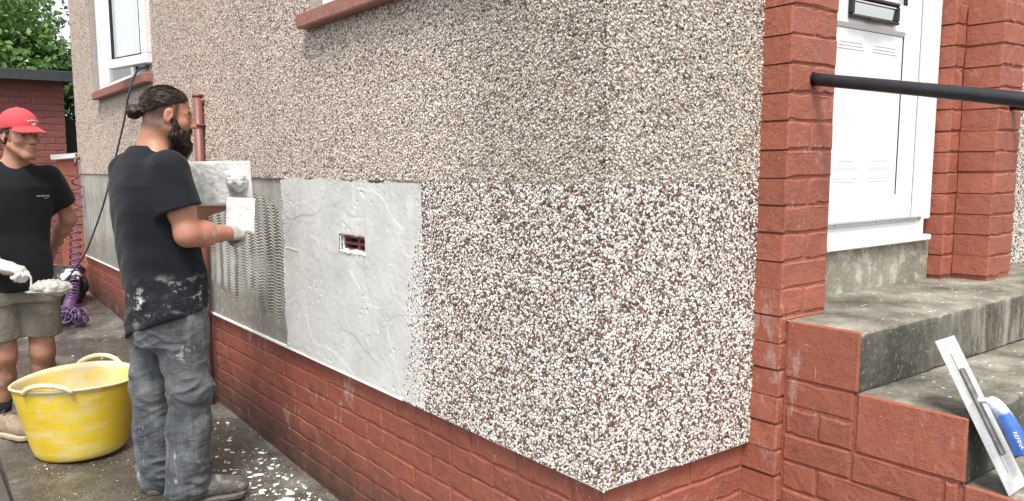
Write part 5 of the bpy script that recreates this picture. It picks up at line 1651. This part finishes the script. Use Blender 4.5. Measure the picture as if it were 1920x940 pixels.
# the hawk with a lump of render, and the small trowel
hk = thing("plastering_hawk", "white plastering board with a lump of render held in front of the wall", "hawk")
C0 = Vector((1.160, 3.490, 1.300)); hx = Vector((0.80, -0.585, 0.0)).normalized(); hz = Vector((-0.12, -0.05, 1)); hz = (hz - hx * hx.dot(hz)).normalized(); hy = hx.cross(hz)
RM = Matrix((hx, hy, hz)).transposed()
s = MB(); s.cbox((-0.185, -0.005, -0.100), (0.128, 0.005, 0.095), 0.002, RM, C0, jit=0.0010); s.build("board", M['dirty_white'], hk)
s = MB(); s.tube([C0 - hy * 0.0, C0 - hy * 0.14], 0.016, 12); s.build("grip", M['wood'], hk, True)
LC = np.array(C0 + hx * 0.070 + hy * 0.018 + hz * 0.015)
def lump(p):
    d = ell(p, LC, (0.050, 0.040, 0.052)); return d - 0.007 * vnoise(p * 45) - 0.0035 * vnoise(p * 110)
lm = sdf_mesh("render_lump", lump, LC - 0.075, LC + 0.075, 0.004, M['white_render'], hk)
def smear_sheet(C_, RM_, x0, x1, z0, z1, y, parent, seed):
    """thin uneven skin of render on a flat plate"""
    nx, nz_ = 56, 40
    X, Z = np.meshgrid(np.linspace(x0, x1, nx), np.linspace(z0, z1, nz_), indexing='ij')
    p_ = np.stack([X.ravel(), Z.ravel(), 0 * X.ravel() + seed], -1)
    h = 0.0018 + 0.0011 * fbm(p_ * 22) + 0.0012 * np.clip((vnoise(p_ * 30) - 0.2) / 0.05, 0, 1)
    u = np.minimum(np.minimum(p_[:, 0] - x0, x1 - p_[:, 0]), np.minimum(p_[:, 1] - z0, z1 - p_[:, 1]))
    h = h * np.clip(u / 0.008, 0, 1) - 0.0006 * (u < 0.002)
    q = np.stack([p_[:, 0], y + h, p_[:, 1]], -1) @ np.array(RM_.transposed()) + np.array(C_)
    i = (np.arange(nx - 1)[:, None] * nz_ + np.arange(nz_ - 1)[None]).ravel()
    f = np.stack([i, i + 1, i + nz_ + 1, i + nz_], -1)
    me = bpy.data.meshes.new("render_smear"); me.from_pydata(q.tolist(), [], f.tolist()); me.update()
    return obj("render_smear", me, M['white_render'], parent, True)
smear_sheet(C0, RM, -0.1845, 0.1275, -0.0990, 0.0945, 0.0046, hk, 3)
ft = thing("gauging_trowel", "small white trowel blade caked in render in the plasterer's right hand", "trowel")
T0 = Vector((1.163, 3.287, 1.172)); tx = Vector((0.80, -0.575, -0.05)).normalized(); tz = Vector((0.17, -0.06, 1)); tz = (tz - tx * tx.dot(tz)).normalized(); ty = tx.cross(tz)
RT = Matrix((tx, ty, tz)).transposed()
s = MB(); s.cbox((-0.060, -0.0016, -0.076), (0.060, 0.0016, 0.068), 0.0012, RT, T0, jit=0.0008); s.build("blade", M['dirty_white'], ft)
smear_sheet(T0, RT, -0.0597, 0.0597, -0.0757, 0.0677, 0.0014, ft, 8)
s = MB(); hpos = Vector(to_world((0.085, 0, -0.022), RWR, RHD).tolist())
s.tube([T0 + tx * -0.01 - ty * 0.004 - tz * 0.02, T0 - ty * 0.03 - tz * 0.05, hpos + Vector((0.03, 0.0, 0.01)), hpos - Vector((0.02, 0, 0.0))], [0.006, 0.006, 0.012, 0.013], 10)
s.build("handle", M['wood'], ft, True)

# ================================================================= the helper in the red cap (faces -y)
boy = thing("person", "young man in a red cap, black t-shirt and grey shorts holding render on a trowel", "person")
gb = float(gz(4.62))
bo = np.array([0.455, 4.60, gb])
BO = np.array([0.507, 4.530, 1.528]); bd = np.array([0.42, -0.90, -0.03]); BB = basis(bd)
bRS, bRE, bRW = np.array((0.285, 4.59, 1.325)), np.array((0.215, 4.60, 1.06)), np.array((0.375, 4.37, 0.905))
bLS, bLE, bLW = np.array((0.628, 4.60, 1.320)), np.array((0.722, 4.67, 1.105)), np.array((0.66, 4.80, 0.965))
GH = basis((0.80, -0.55, -0.20), (0.35, -0.30, 0.9)); GL = basis((-0.7, 0.3, -0.4), (0.2, 0.9, 0.3))
def boy_arm(p, S, E, W):
    return chain(p, [S, S * 0.5 + E * 0.5, E, E * 0.6 + W * 0.4, W], [0.047, 0.042, 0.037, 0.038, 0.025], 0.03)
RKN, RAN = (0.372, 4.585, 0.43), (0.345, 4.655, 0.09)
LKN, LAN = (0.545, 4.585, 0.43), (0.560, 4.670, 0.09)
def boy_body(p):
    q = to_local(p, BO, BB) / 0.95
    d = head_sdf(q, 0.82) * 0.95
    d = smin(d, cap(p, to_world((-0.035, 0, -0.05), BO, BB), (0.475, 4.585, 1.36), 0.050, 0.056), 0.03)
    d = smin(d, cap(p, (0.39, 4.59, 1.350), (0.55, 4.595, 1.350), 0.045, 0.045), 0.05)
    d = smin(d, loft(p, [0.82, 1.0, 1.15, 1.28, 1.35], [0.46, 0.462, 0.466, 0.468, 0.468], [4.60] * 5, [0.14, 0.13, 0.15, 0.155, 0.10], [0.095, 0.09, 0.095, 0.09, 0.06]), 0.03)
    d = smin(d, boy_arm(p, bRS, bRE, bRW), 0.03); d = smin(d, boy_arm(p, bLS, bLE, bLW), 0.03)
    for H_, K_, A_ in (((0.375, 4.60, 0.80), RKN, RAN), ((0.545, 4.60, 0.80), LKN, LAN)):
        K_ = np.array(K_); A_ = np.array(A_)
        d = smin(d, chain(p, [H_, K_, K_ * 0.65 + A_ * 0.35 + (0, 0.018, 0), A_], [0.080, 0.056, 0.056, 0.036], 0.03), 0.03)
    h1 = hand_sdf(to_local(p, bRW, GH), (0.7, 1.1, 0.7))
    h2 = hand_sdf(to_local(p, bLW, GL) * np.array([1, -1, 1], np.float32), (0.5, 0.6, 0.4))
    return smin(smin(d, h1, 0.012), h2, 0.012)
def boy_col(V):
    c = np.tile(np.array([0.41, 0.215, 0.145]), (len(V), 1)); q = to_local(V, BO, BB) / 0.95
    def blend(m, cc, a):
        w_ = (np.clip(m, 0, 1) * a)[:, None]; c[:] = c * (1 - w_) + np.array(cc) * w_
    blend((0.0045 - np.abs(q[:, 2] - 0.0255)) / 0.003 * (q[:, 0] > 0.06) * (np.abs(q[:, 1]) > 0.013) * (np.abs(q[:, 1]) < 0.050), (0.05, 0.03, 0.022), 0.85)
    blend((0.009 - np.abs(q[:, 2] + 0.0645)) / 0.005 * (q[:, 0] > 0.088) * (np.abs(q[:, 1]) < 0.023), (0.42, 0.13, 0.11), 0.7)
    blend((0.0115 - np.sqrt(((np.abs(q[:, 1]) - 0.033)) ** 2 + (q[:, 2] - 0.006) ** 2 * 2.6)) / 0.004 * (q[:, 0] > 0.07), (0.16, 0.085, 0.06), 0.55)  # shade round the eyes under the peak, put into the skin colour
    blend(np.clip((0.55 - V[:, 2]) / 0.05, 0, 1) * np.clip(0.6 + 0.8 * vnoise(V * 22), 0, 1), (0.26, 0.135, 0.09), 0.75)
    blend(np.clip(vnoise(V * 60) * 3 - 1.5, 0, 1) * (V[:, 2] < 0.6), (0.5, 0.42, 0.36), 0.6)
    return c
sdf_mesh("body", boy_body, (0.10, 4.22, gb), (0.86, 4.92, 1.70), 0.0050, M['skin'], boy, boy_col)
eyes(BO, BB, 0.95, boy, (1, -0.15, -0.05))
def boy_hair(p):
    q = to_local(p, BO, BB) / 0.95
    d = ell(q, (-0.020, 0, 0.018), (0.109, 0.087, 0.104))
    d = smax(d, q[:, 0] - 0.024 + 0.35 * np.clip(-q[:, 2], 0, 1), 0.01); d = smax(d, -(q[:, 2] + 0.070 + 0.55 * np.clip(q[:, 0], -0.1, 0.03)), 0.012)
    d = smax(d, -ell(np.stack([q[:, 0], np.abs(q[:, 1]), q[:, 2]], -1), (-0.002, 0.085, -0.012), (0.030, 0.03, 0.030)), 0.006)
    return (d - 0.004 * vnoise(q * np.array([60, 60, 40])) - 0.0025 * vnoise(q * 140)) * 0.95
sdf_mesh("hair", boy_hair, BO - 0.16, BO + 0.16, 0.0036, M['hair'], boy, lambda V: np.tile([0.03, 0.021, 0.016], (len(V), 1)) * (1 + 0.8 * vnoise(V * 160))[:, None])
def cap_sdf(p):
    q = to_local(p, BO, BB) / 0.95
    tilt = q[:, 2] - 0.10 * q[:, 0]
    d = ell(q, (-0.010, 0, 0.050), (0.113, 0.091, 0.098))
    d = smax(d, 0.036 - tilt, 0.004)
    d = smin(d, ell(q, (-0.012, 0, 0.149), (0.008, 0.008, 0.006)), 0.006)
    for k in range(3):
        a_ = k * math.pi / 3 + 0.0
        pl_ = np.abs(q[:, 1] * math.cos(a_) - (q[:, 0] + 0.01) * math.sin(a_))
        d = d + 0.0015 * np.exp(-(pl_ / 0.003) ** 2)
    # curved peak
    x = q[:, 0] - 0.075; r = np.sqrt((x / 0.088) ** 2 + (q[:, 1] / 0.086) ** 2)
    hz_ = 0.036 + 0.020 - 2.6 * q[:, 1] ** 2 * 1.6 - 0.30 * np.clip(x, 0, 1) - 1.2 * np.clip(x, 0, 1) ** 2
    b = np.maximum(np.abs(q[:, 2] - hz_) - 0.0035, (r - 1) * 0.08); b = np.maximum(b, -(x + 0.02))
    return smin(d, b, 0.006) * 0.93
capo = sdf_mesh("cap", cap_sdf, BO - 0.20, BO + 0.22, 0.0036, M['cap'], boy)
# white emblem on the front of the cap: an arched line of lettering over a small running animal shape
ed = to_world((1, 0.28, 0.25), (0, 0, 0), BB); ed = ed / np.linalg.norm(ed)
def on_cap(me, f, O, D_, name, mat, parent, size_dir):
    Bq = basis(-D_)
    P_ = np.empty(len(me.vertices) * 3, np.float32); me.vertices.foreach_get("co", P_); P_ = P_.reshape(-1, 3)
    W = np.asarray(O) + (P_[:, :1] * -Bq[1]) * size_dir + P_[:, 1:2] * Bq[2]
    me.vertices.foreach_set("co", W.astype(np.float32).ravel())
    project(me, f, -D_, 0.0018)
    return obj(name, me, mat, parent)
def subdiv(me, n):
    bm = bmesh.new(); bm.from_mesh(me); bmesh.ops.triangulate(bm, faces=bm.faces); bmesh.ops.subdivide_edges(bm, edges=bm.edges, cuts=n); bm.to_mesh(me); bm.free()
e = MB()
for k in range(9):
    a_ = math.pi * (0.18 + 0.64 * k / 8)
    c_ = (-0.034 * math.cos(a_) * 1.0, 0.010 + 0.010 * math.sin(a_))
    w2_ = 0.0030
    e.add([(c_[0] - w2_, c_[1] - 0.002, 0), (c_[0] + w2_, c_[1] - 0.002, 0), (c_[0] + w2_ * 0.7, c_[1] + 0.0035, 0), (c_[0] - w2_ * 0.8, c_[1] + 0.003, 0)], [(0, 1, 2, 3)])
body_ = [(-0.016, -0.004), (-0.010, 0.002), (-0.002, 0.004), (0.004, 0.009), (0.009, 0.006), (0.006, 0.001), (0.012, -0.006), (0.007, -0.006), (0.002, -0.002), (-0.004, -0.008), (-0.008, -0.008), (-0.007, -0.003)]
e.add([(x_, y_, 0) for x_, y_ in body_], [tuple(range(len(body_)))[::-1]])
me = e.mesh("emblem"); subdiv(me, 2)
on_cap(me, cap_sdf, to_world((0.20, 0.045, 0.085), BO, BB), ed, "emblem", M['print'], capo, 1)

def boy_shirt(p):
    z = p[:, 2]
    d = loft(p, [0.70, 0.80, 0.92, 1.05, 1.18, 1.28, 1.345, 1.385, 1.41], [0.458, 0.460, 0.462, 0.464, 0.466, 0.468, 0.469, 0.470, 0.472], [4.588, 4.590, 4.592, 4.594, 4.592, 4.590, 4.590, 4.590, 4.59],
             [0.172, 0.170, 0.160, 0.158, 0.172, 0.176, 0.148, 0.100, 0.07], [0.135, 0.132, 0.124, 0.120, 0.128, 0.124, 0.098, 0.076, 0.06], 2.4)
    for S, E, sg in ((bRS, bRE, -1), (bLS, bLE, 1)):
        ax = (E - S) / np.linalg.norm(E - S); cut = (p - (S + ax * 0.160).astype(np.float32)) @ ax.astype(np.float32)
        sl = chain(p, [S + (-0.006 * sg, 0, 0.004), S * 0.38 + E * 0.62], [0.068, 0.075])
        d = smin(d, smax(sl, cut, 0.006), 0.045)
    u = p[:, 0]
    fo = vnoise(np.stack([u * 11 + z * 4, z * 5 - u * 5, p[:, 1] * 4], -1))
    f2 = vnoise(np.stack([u * 6 + 8, z * 17 + u * 12, p[:, 1] * 3], -1))
    d = d - 0.008 * fo - 0.006 * f2 * np.clip((1.25 - z) / 0.3, 0.2, 1)
    d = smax(d, 0.765 - 0.0 * u - z + 0.007 * np.sin(u * 26), 0.006)
    neck = cap(p, (0.478, 4.575, 1.37), to_world((-0.03, 0, -0.06), BO, BB), 0.066, 0.060)
    return smax(d, -neck, 0.010)
sho = sdf_mesh("t_shirt", boy_shirt, (0.10, 4.36, 0.72), (0.88, 4.82, 1.44), 0.0062, M['shirt2'], boy)
s = MB(); s.tube([(0.477 + 0.078 * math.cos(a_ / 24 * 6.283), 4.578 + 0.080 * math.sin(a_ / 24 * 6.283), 1.372 + 0.026 * math.sin(a_ / 24 * 6.283)) for a_ in range(24)], 0.009, 8, closed=True)
s.build("collar", M['shirt2'], boy, True)
me = text_mesh("rendertek", 0.0165, "chest_lettering"); subdiv(me, 1)
on_cap(me, boy_shirt, (0.592, 4.40, 1.238), np.array([0.06, -1, 0.05]), "chest_lettering", M['print'], sho, 1)
me = text_mesh("systems", 0.0075, "chest_lettering"); subdiv(me, 1)
on_cap(me, boy_shirt, (0.606, 4.40, 1.226), np.array([0.06, -1, 0.05]), "chest_lettering", M['print'], sho, 1)

def boy_shorts(p):
    z = p[:, 2]
    d = loft(p, [0.70, 0.76, 0.84], [0.46, 0.46, 0.46], [4.60] * 3, [0.172, 0.172, 0.160], [0.122, 0.124, 0.116], 2.4)
    d = smin(d, chain(p, [(0.378, 4.600, 0.74), (0.365, 4.588, 0.50)], [0.106, 0.098]), 0.03)
    d = smin(d, chain(p, [(0.545, 4.600, 0.74), (0.555, 4.590, 0.50)], [0.106, 0.096]), 0.03)
    fo = vnoise(np.stack([p[:, 0] * 14, p[:, 1] * 10, z * 6], -1)); f2 = vnoise(np.stack([p[:, 0] * 8, p[:, 1] * 8, z * 16 + p[:, 0] * 14], -1))
    d = d - 0.008 * fo - 0.005 * f2
    return smax(d, 0.515 - 0.14 * (p[:, 0] - 0.46) * 0 - z + 0.004 * np.sin(p[:, 0] * 30), 0.006)
sdf_mesh("shorts", boy_shorts, (0.20, 4.42, 0.47), (0.74, 4.78, 0.86), 0.0062, M['shorts'], boy)
def glove_b(p):
    q = to_local(p, bRW, GH)
    d = smin(hand_sdf(q, (0.7, 1.1, 0.7)) - 0.003, cap(q, (-0.045, 0, 0), (0.0, 0, 0), 0.031, 0.030), 0.01)
    return smax(d - 0.0015 * vnoise(q * 70), -0.042 - q[:, 0], 0.004)
c_ = to_world((0.04, 0, 0), bRW, GH)
sdf_mesh("glove", glove_b, c_ - 0.14, c_ + 0.14, 0.0042, M['glove'], boy)
for (K_, A_) in ((RKN, RAN), (LKN, LAN)):
    s = MB(); A_ = Vector(A_); K_ = Vector(K_); dK = (K_ - A_).normalized()
    s.tube([A_ + Vector((0, 0, -0.04)), A_ + dK * 0.05, A_ + dK * 0.105], [0.047, 0.044, 0.046], 18); s.build("sock", M['sock'], boy, True)
boot((0.360, 4.605, gb + 0.002), R(-62), M['boot_tan'], M['sole2'], boy, 0.115)
boot((0.590, 4.62, gb + 0.002), R(-75), M['boot_tan'], M['sole2'], boy, 0.115)
# bucket trowel loaded with render
bt = thing("bucket_trowel", "trowel heaped with wet grey render in the young man's gloved hand", "trowel")
h0 = Vector(to_world((0.070, 0.0, -0.026), bRW, GH).tolist())
B0 = h0 + Vector((0.115, -0.080, -0.078))
s = MB(); s.tube([h0 + Vector((-0.05, 0.05, 0.01)), h0 + Vector((0.03, -0.02, 0.0))], 0.0135, 12); s.build("handle", M['wood'], bt, True)
s = MB(); s.tube(spline([h0 + Vector((0.03, -0.02, 0)), h0 + Vector((0.055, -0.035, -0.012)), B0 + Vector((-0.06, 0.04, 0.0)), B0 + Vector((-0.03, 0.02, 0))], 5), 0.005, 8); s.build("shank", M['steel'], bt, True)
dx_ = Vector((0.81, -0.58, 0.03)).normalized(); dy_ = Vector((0.58, 0.81, 0)).normalized(); dz_ = dx_.cross(dy_); RB = Matrix((dx_, dy_, dz_)).transposed()
s = MB()
ol = [(-0.095, -0.025), (-0.06, -0.062), (0.10, -0.055), (0.10, 0.055), (-0.06, 0.062), (-0.095, 0.025)]
v = [RB @ Vector((x_, y_, 0)) + B0 for x_, y_ in ol] + [RB @ Vector((x_, y_, -0.002)) + B0 for x_, y_ in ol]
s.add(v, [tuple(range(6)), tuple(range(11, 5, -1))] + [(i, i + 6, (i + 1) % 6 + 6, (i + 1) % 6) for i in range(6)]); s.build("blade", M['steel'], bt)
LB = np.array(B0 + dx_ * 0.020 + Vector((0, 0, 0.012)))
def lump2(p):
    q = (p - LB.astype(np.float32)) @ np.array(RB, np.float32)
    d = ell(q, (0, 0, 0), (0.098, 0.062, 0.036))
    return d - 0.010 * vnoise(p * 32) - 0.006 * vnoise(p * 80)
sdf_mesh("render_lump", lump2, LB - 0.13, LB + 0.13, 0.0046, M['render_lump'], bt)

# ------------------------------------------------------------------ rubble by the garden wall
SC = np.array([1.12, 8.08, float(gz(8.1)) + 0.13])
def sack(p):
    d = ell(p, SC, (0.24, 0.24, 0.20)); d = smax(d, (SC[2] - 0.145) - p[:, 2], 0.02)
    return d - 0.030 * vnoise(p * 11) - 0.014 * vnoise(p * 26)
tag(sdf_mesh("rubble_sack", sack, SC - 0.36, SC + 0.36, 0.011, M['sack'], None), "crumpled black sack of waste lying by the far end of the wall", "sack")
RC = np.array([1.20, 7.92, 0.40])
def rag(p): return ell(p, RC, (0.085, 0.085, 0.05)) - 0.022 * vnoise(p * 22) - 0.010 * vnoise(p * 50)
tag(sdf_mesh("rag", rag, RC - 0.14, RC + 0.14, 0.006, M['rag'], None), "crumpled white rag lying on top of the black sack", "rag")
sv = thing("shovel", "shovel with a pale wooden shaft resting on the black sack", "shovel")
s = MB(); s.tube([(0.80, 7.60, 0.60), (1.05, 8.02, 0.50), (1.32, 8.46, 0.40)], [0.019, 0.018, 0.017], 12); s.build("shaft", M['wood'], sv, True)
s = MB()
for i in range(5):
    for j in range(6): s.v.append((1.30 + 0.045 * j * 0.5 - (i - 2) * 0.045, 8.44 + 0.045 * j + (i - 2) * 0.022, 0.40 - 0.018 * j + 0.012 * abs(i - 2)))
for i in range(4):
    for j in range(5): s.f.append((i * 6 + j, i * 6 + j + 1, (i + 1) * 6 + j + 1, (i + 1) * 6 + j))
bl = s.build("blade", M['dark_steel'], sv, True); bl.modifiers.new("thickness", 'SOLIDIFY').thickness = 0.004

# ------------------------------------------------------------------ splashes of render on the path
s = MB()
def splat(x, y, r):
    n_ = 9 if r < 0.006 else 18; a0 = random.uniform(0, 6.28); z0 = float(gz(y)) + 0.0035
    st = random.uniform(0.45, 1.0); ro = random.uniform(0, 3.14)
    ph = [random.uniform(0, 6.28) for _ in range(4)]
    v = []
    for lev, (k_, dz) in enumerate(((1.0, -0.001), (0.78, min(0.005, r * 0.2)))):
        for k in range(n_):
            a_ = 6.283 * k / n_
            rr_ = r * k_ * (0.72 + 0.20 * math.sin(2 * a_ + ph[0]) + 0.15 * math.sin(3 * a_ + ph[1]) + 0.13 * math.sin(5 * a_ + ph[2]) + 0.10 * math.sin(7 * a_ + ph[3]))
            px, py = rr_ * math.cos(a_), rr_ * st * math.sin(a_)
            v.append((x + px * math.cos(ro) - py * math.sin(ro), y + px * math.sin(ro) + py * math.cos(ro), z0 + dz * random.uniform(0.6, 1.3)))
    v.append((x, y, z0 + min(0.008, r * 0.28)))
    f = [(k, (k + 1) % n_, n_ + (k + 1) % n_, n_ + k) for k in range(n_)] + [(n_ + k, n_ + (k + 1) % n_, 2 * n_) for k in range(n_)]
    s.add(v, f)
for k in range(300):
    y = random.gauss(3.35, 0.42); x = 1.40 - abs(random.gauss(0, 0.17)) - 0.02
    splat(x, y, 0.0025 + 0.017 * random.random() ** 4)
for (x, y, r) in ((1.235, 3.10, 0.062), (1.20, 3.02, 0.030), (1.29, 3.17, 0.030), (1.19, 3.24, 0.028), (1.24, 3.42, 0.030), (1.22, 3.47, 0.020), (1.30, 3.05, 0.03), (1.17, 3.36, 0.018), (1.27, 3.28, 0.017), (1.13, 3.55, 0.016), (1.26, 3.0, 0.04), (1.33, 3.33, 0.014)):
    splat(x, y, r)
for k in range(420):
    y = random.uniform(2.6, 7.6); splat(random.uniform(0.4, 1.42), y, 0.0016 + 0.008 * random.random() ** 5)
tag(s.build("render_splashes", M['splat'], None, True), "white splashes of render scattered on the path", None, None, 'stuff')
print("tris", sum(len(m.polygons) for m in bpy.data.meshes))
